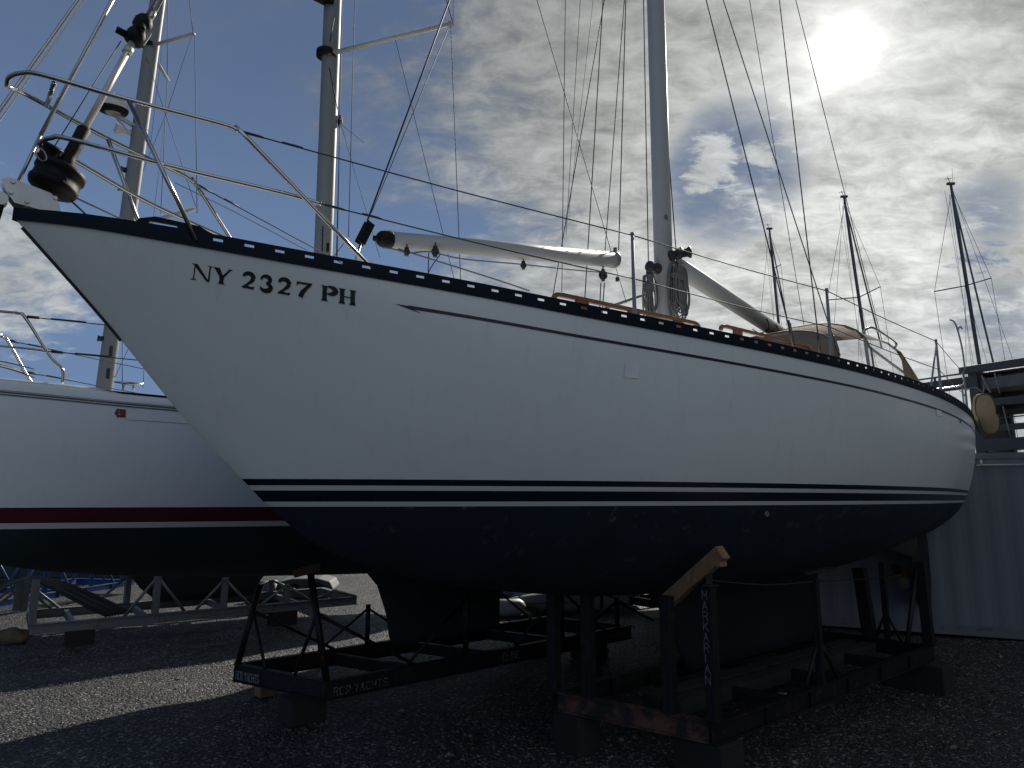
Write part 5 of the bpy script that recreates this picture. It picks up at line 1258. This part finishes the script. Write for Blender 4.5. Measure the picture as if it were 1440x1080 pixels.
# ================================================================== dinghies lying behind
def dinghy(c, L, W, r, ang, label, flip=False):
    a = math.radians(ang); ex = Vector((math.sin(a), math.cos(a), 0)); ey = Vector((math.cos(a), -math.sin(a), 0)); z = Vector((0, 0, r))
    t = thing('inflatable_dinghy', label, 'dinghy', (c.x, c.y, 0), 'grey inflatable dinghies lying on the gravel'); P = Pm(t); c = Vector((c.x, c.y, 0))
    pts = [(-L / 2, W / 2), (-L * .1, W / 2), (L * .28, W * .42), (L * .46, W * .16), (L * .5, 0), (L * .46, -W * .16), (L * .28, -W * .42), (-L * .1, -W / 2), (-L / 2, -W / 2)]
    def tb(bm):
        PP = smooth_path([c + ex * x + ey * y + z + Vector((0, 0, .12 * max(0, x / L) ** 2)) for x, y in pts], 5); n = len(PP)
        tube(bm, PP, [r * min(1, .35 + .65 * min(i, n - 1 - i) / 4) for i in range(n)], 14)
    P('tube', tb, GREYT, True)
    P('transom', lambda bm: box(bm, c - ex * L * .38 + z, (.04, W - r, r * 2.2), (ex, ey, Vector((0, 0, 1)))), mat('grey_board', (.2, .2, .2), .6))
    P('floor', lambda bm: box(bm, c + z * .5, (L * .7, W - r, .03), (ex, ey, Vector((0, 0, 1)))), MATS['grey_board'])
    P('rubbing_strip', lambda bm: tube(bm, smooth_path([c + (ex * x + ey * y) * (1 + r / (math.hypot(x, y))) + z + Vector((0, 0, .12 * max(0, x / L) ** 2)) for x, y in pts], 5), .02, 6), MATS['dark_grey_rubber'], True)
g1 = gnd(800, 852, 0); dinghy(g1, 2.6, 1.4, .19, 80, 'pale grey inflatable dinghy glimpsed between cradle legs, right of the fat fender')
g1 = gnd(640, 850, 0); dinghy(g1 + Vector((.2, 1.2, 0)), 2.4, 1.3, .2, 120, 'grey inflatable dinghy farther left, mostly behind the keel of the red-striped boat')
def fender():
    c = gnd(717, 866, 0); bm = bmesh.new(); u = Vector((1, .25, 0)).normalized()
    lathe(bm, Vector((c.x, c.y, .14)) - u * .26, u, [(-.07, .02), (-.03, .05), (0, .10), (.06, .145), (.42, .145), (.50, .10), (.53, .05), (.57, .02)], 20)
    tag(obj('fender', bm, mat('fender_vinyl', (.40, .40, .37), .45), smooth=True), 'fat pale grey boat fender lying on the gravel behind the dark cradle', 'fender')
fender()
def tender():
    c = gnd(432, 842, 0); t = thing('small_tender', 'small white fibreglass tender with dark oval openings, behind the dark cradle post', 'tender boat', (c.x, c.y, 0)); P = Pm(t); c = Vector((c.x, c.y, 0)); ex = Vector((1, .1, 0)).normalized(); ey = Vector((-.1, 1, 0)).normalized(); u = Vector((0, 0, 1))
    def sh(bm):
        pr = [(-.62, .05), (-.66, .20), (-.6, .34), (-.3, .40), (.2, .40), (.44, .33), (.52, .18), (.46, .05)]
        prism(bm, [c + ex * x + u * z for x, z in pr], ey * .9)
    P('shell', sh, mat('dull_fibreglass', (.13, .135, .14), .6, var=.3), bevel=.03)
    for x, rx, rz, nm in ((.16, .17, .10, 'window'), (-.28, .09, .09, 'window')):
        P(nm, lambda bm: prism(bm, [c + ex * (x + rx * math.cos(k * .3927)) + u * (.22 + rz * math.sin(k * .3927)) - ey * .006 for k in range(16)], -ey * .006), mat('dark_blue_glass', (.01, .015, .05), .15))
    P('tube', lambda bm: tube(bm, [c - ex * .95 - ey * .1 + u * .20, c - ex * .6 - ey * .1 + u * .2], [.17, .19], 14), GREYT, True)
tender()
# ================================================================== container and steel rack
ce = (gnd(1440, 897, .05) - gnd(1155, 877, .05)); ce.z = 0; ce.normalize(); cb_ = Vector((-ce.y, ce.x, 0)); cO = gnd(1155, 877, .05); cO.z = 0
if cb_.y < 0: cb_ = -cb_
def cP(t, b, z): return cO + ce * t + cb_ * b + Vector((0, 0, z))
def container():
    t0, t1, H, Dp = -2.2, 10.0, 2.70, 2.44
    t = thing('shipping_container', 'long weathered pale grey shipping container behind the stern of the nearest sailboat', 'container', cP(4, 1, 0)); P = Pm(t)
    m = mat('container_paint', (.135, .145, .15), .55, var=.10, nscale=1.2, stain=(.095, .09, .085), stain_amt=.3, stain_scale=3.5, stretch=(1, 1, .3), bump=.2, bscale=20)
    ax = (ce, cb_, Vector((0, 0, 1)))
    def side(bm, b0, s):
        prev = None; x = t0 + .16; pr = []
        while x < t1 - .16:
            for dx, dy in ((0, 0), (.072, 0), (.140, .007), (.212, .007)): pr.append((x + dx, dy))
            x += .280
        for x, dy in pr:
            row = [bm.verts.new(cP(x, b0 + s * dy, z)) for z in (.17, 2.60)]
            if prev: bm.faces.new((prev[0], row[0], row[1], prev[1]))
            prev = row
    P('side_panel', lambda bm: side(bm, .012, 1), m); P('side_panel', lambda bm: side(bm, Dp - .012, -1), m)
    P('bottom_rail', lambda bm: [box(bm, cP((t0 + t1) / 2, b, .10), (t1 - t0 - .3, .06, .15), ax) for b in (.035, Dp - .035)], mat('container_rail', (.12, .13, .133), .6, stain=(.10, .06, .04), stain_amt=.5, stain_scale=6))
    P('top_rail', lambda bm: [box(bm, cP((t0 + t1) / 2, b, 2.64), (t1 - t0 - .3, .06, .09), ax) for b in (.032, Dp - .032)], MATS['container_rail'])
    for a in (t0 + .08, t1 - .08):
        for b in (.08, Dp - .08): P('corner_post', lambda bm: (box(bm, cP(a, b, H / 2 + .03), (.155, .155, H - .3), ax), box(bm, cP(a, b, .09), (.165, .165, .14), ax), box(bm, cP(a, b, H - .06), (.165, .165, .12), ax)), MATS['container_rail'], bevel=.006)
    P('roof', lambda bm: box(bm, cP((t0 + t1) / 2, Dp / 2, 2.665), (t1 - t0 - .2, Dp - .13, .03), ax), m)
    P('end_panel', lambda bm: [box(bm, cP(t0 + .05, .3 + k * .26, 1.35), (.03 + (k % 2) * .03, .25, 2.35), ax) for k in range(8)], m)
    P('door', lambda bm: box(bm, cP(t1 - .05, Dp / 2, 1.35), (.05, Dp - .33, 2.3), ax), m)
    P('conduit', lambda bm: (tube(bm, [cP(2.3, -.035, 2.50), cP(9.5, -.035, 2.50)], .014, 8), tube(bm, [cP(2.36, -.035, 2.50), cP(2.36, -.03, 2.58)], .016, 8)), mat('white_conduit', (.55, .56, .56), .5), True)
container()
def FPl(px, py, b=0.0):                  # pixel -> (t,z) on a plane parallel to the container face
    r = ray(px, py); o = cO + cb_ * b; det = -r.x * ce.y + ce.x * r.y; k = (-o.x * ce.y + ce.x * o.y) / det; tt = (r.x * o.y - r.y * o.x) / det
    return tt, EYE + k * r.z
def rack():
    o = cP(FPl(1371, 540, 1.45)[0], 1.45, 0); FR = Frame(o.x, o.y, 149.0); ax = (FR.d, -FR.n, Vector((0, 0, 1)))
    z0 = 2.70; T1 = 2.5; DP = 1.0
    def rP(S, back, z): return FR.p(S, -back, z)
    ztp = FR.px(1410, 511)[2]
    t = thing('steel_rack', 'open dark steel storage rack stacked on top of the pale grey container', 'storage rack', rP(1, .5, z0)); P = Pm(t)
    dk = mat('dark_weathered_steel', (.055, .062, .065), .6, .2, stain=(.09, .05, .03), stain_amt=.4, stain_scale=6, bump=.3); gp = mat('grey_rack_panel', (.13, .14, .14), .7, var=.2)
    for S in (0, 1.25, T1):
        for bk in (.0, DP): P('upright', lambda bm: (box(bm, rP(S, bk, (z0 + ztp) / 2 - .02), (.14, .13, ztp - z0 - .10), ax), box(bm, rP(S, bk, z0 + .005), (.22, .18, .02), ax)), dk, bevel=.006)
    def hb(py, h, bk, m, nm, w=.09, S0=.07, S1=None):
        z = FR.px(1412, py, -bk)[2]; S1 = S1 or T1; P(nm, lambda bm: box(bm, rP((S0 + S1) / 2, bk, z), (S1 - S0, w, h), ax), m, bevel=.004)
    hb(513, .12, -.07, dk, 'top_beam', .10, -.18)
    hb(524, .02, .5, MATS['white_conduit'], 'cable_tray', .5)
    hb(540, .19, .35, gp, 'deck_panel', .6)
    hb(564, .12, -.02, dk, 'shelf_beam'); hb(580, .10, .5, dk, 'shelf_beam'); hb(556, .12, .9, dk, 'shelf_beam'); hb(587, .02, .0, dk, 'shelf_rod', .02); hb(574, .20, .95, dk, 'shelf_beam')
    hb(601, .10, .02, dk, 'shelf_beam'); hb(625, .20, -.02, dk, 'base_beam', .12)
    P('shade_deck', lambda bm: box(bm, rP(T1 / 2, DP / 2, ztp - .11), (T1, DP - .15, .02), ax), dk)  # solid sheet added so the rack casts a shadow on the ground
    P('end_panel', lambda bm: box(bm, rP(.0, DP / 2, (z0 + ztp) / 2), (.03, DP - .14, ztp - z0 - .1), ax), dk)  # panel added to keep sun from passing through the rack onto the gravel
    for k in range(4): P('joist', lambda bm: box(bm, rP(.35 + k * .55, DP / 2, ztp - .20), (.06, DP - .15, .08), ax), dk)
    zb_ = FR.px(1330, 541)[2]
    P('side_beam', lambda bm: (box(bm, rP(-1.6, .1, zb_), (3.0, .08, .20), ax), box(bm, rP(-1.6, .1, zb_ + .17), (3.0, .03, .025), ax), box(bm, rP(-.7, .1, zb_ + .12), (.03, .03, .10), ax), box(bm, rP(-3.0, .1, (zb_ + 0) / 2), (.09, .09, zb_ + .2), ax)), dk)
    P('hanging_line', lambda bm: (tube(bm, [FR.w(1398, 524, .10), FR.w(1406, 553, .10)], .011, 6), tube(bm, [FR.w(1410, 571, .1), FR.w(1416, 595, .1), FR.w(1422, 618, .1)], .011, 6), tube(bm, smooth_path([FR.w(1380, 528, .1), FR.w(1386, 540, .1), FR.w(1393, 552, .1)], 4), .016, 6), tube(bm, smooth_path([FR.w(1383, 530, .1), FR.w(1384, 545, .1), FR.w(1381, 556, .1)], 4), .014, 6)), ROPE, True)
rack()
def white_pipe():
    pass
# ================================================================== far boats: masts above the container
def farboat(label, bpx, bpy, tpx, tpy, Y, spr, fore, back, hd, hullc, name):
    base, topv = at(bpx, bpy, Y), at(tpx, tpy, Y); u = (topv - base) / (topv.z - base.z); zb = 2.2; b = base + u * (zb - base.z)
    f = Frame(b.x, b.y, hd); f = Frame(b.x - f.d.x * 4.3, b.y - f.d.y * 4.3, hd)
    t = thing('sailboat', label, 'sailboat', (b.x, b.y, 0), 'distant sailboats whose masts show above the yard'); P = Pm(t)
    Ln = 10.0; Et = [(0, 2.7), (5, 2.4), (10, 2.4)]; Kt = [(0, 2.7), (1, 1.5), (3, 1.0), (6, .95), (10, 1.6)]; dk, hf = half_fn(Ln, 1.6, .6, .6, 2, Et, Kt, 1.6)
    loft('hull', hf, Et, Kt, Ln, f, band_mat(name, [(0, (.03, .05, .08)), (1.5, hullc)], rough=.35), t, ns=30, nq=12)
    P('deck', lambda bm: deck_sheet(bm, f, Ln, dk, Et), WHITEG, True); foil('keel', [(1.1, 3.8, 6, .3), (.15, 4.2, 5.8, .25)], BOTTOM, t, f)
    SPAR = mat('far_spar', (.10, .11, .115), .5, .3)
    mst = P('mast', lambda bm: tube(bm, [b, b + (topv - b) * .85, topv], [.085, .075, .055], 10), SPAR, True)
    P('masthead_gear', lambda bm: (box(bm, topv + Vector((0, 0, .02)), (.34, .12, .10)), tube(bm, [topv, topv + Vector((-.12, 0, .35))], .014, 5), tube(bm, [topv + Vector((-.25, 0, .25)), topv + Vector((.05, 0, .28))], .014, 5), tube(bm, [topv + Vector((.1, 0, 0)), topv + Vector((.14, 0, .8))], .007, 4)), SPAR, True, par=mst)
    tips = []
    for (cx, cy, x, y) in spr:
        a, c = at(cx, cy, Y), at(x, y, Y); P('spreader', lambda bm: tube(bm, [a, c], .028, 6), SPAR, True, par=mst); tips.append(c)
    for i, c in enumerate(tips):
        foot = Vector((c.x * .98 + b.x * .02, c.y + (1 if i else -1), 2.4))
        foot = c + u * (2.4 - c.z)
        P('shroud', lambda bm: tube(bm, [topv - u * .3, c, foot], .011, 4), WIRE); P('shroud', lambda bm: tube(bm, [at(spr[0][0], spr[0][1], Y), foot - (foot - b) * .1], .009, 4), WIRE)
    P('forestay', lambda bm: tube(bm, [topv - u * .4, at(*fore, Y)], .038, 6), SPAR, True)
    if back: P('backstay', lambda bm: tube(bm, [topv, at(*back, Y)], .010, 4), WIRE)
    P('halyard', lambda bm: (tube(bm, [topv + Vector((-.3, 0, -.3)), b + Vector((-.25, 0, .5))], .008, 4), tube(bm, [topv + Vector((-.12, 0, -.5)), b + Vector((-.5, 0, .5))], .008, 4)), WIRE)
farboat('distant sailboat whose short mast stands left of the tan spray dodger', 1095, 455, 1082, 322, 40, ((1089, 377, 1086, 379), (1089, 377, 1098, 372)), (1112, 475), (1070, 440), 70, (.5, .5, .5), 'far_hull_a')
farboat('distant sailboat whose mast rises right behind the tan spray dodger', 1214, 462, 1187, 277, 34, ((1208, 418, 1163, 422), (1208, 418, 1238, 403)), (1240, 490), (1172, 470), 235, (.10, .16, .30), 'far_hull_b')
farboat('distant sailboat with the rightmost mast, rising behind the steel rack', 1378, 516, 1337, 259, 30, ((1357, 402, 1314, 410), (1357, 402, 1394, 391)), (1398, 515), (1424, 505), 235, (.5, .5, .48), 'far_hull_c')
# ================================================================== shed at far left
def shed():
    a = gnd(-420, 812, 0); b = gnd(215, 812, 0); d = (b - a).normalized(); n = Vector((-d.y, d.x, 0)); n = n if n.y > 0 else -n; L = (b - a).length
    t = thing('storage_shed', 'dark corrugated storage shed at the far left, behind the blue cradle', 'shed', (a + b) / 2); P = Pm(t); m = mat('dark_shed_sheet', (.022, .028, .032), .6, var=.2); ax = (d, n, Vector((0, 0, 1)))
    P('wall', lambda bm: [box(bm, a + d * (k * .2 + .1) + n * (.02 if k % 2 else 0) + Vector((0, 0, 1.0)), (.21, .05, 2.0), ax) for k in range(int(L / .2))], m)
    P('wall', lambda bm: box(bm, (a + b) / 2 + n * 4 + Vector((0, 0, 1.0)), (L, .06, 2.0), ax), m)
    for k in (0, 1): P('end_wall', lambda bm: box(bm, (a + (b - a) * k) + n * 2.02 + Vector((0, 0, .98)), (.05, 3.9, 1.95), ax), m)
    P('roof', lambda bm: box(bm, (a + b) / 2 + n * 2 + Vector((0, 0, 2.04)), (L + .3, 4.3, .05), ax), m)
shed()
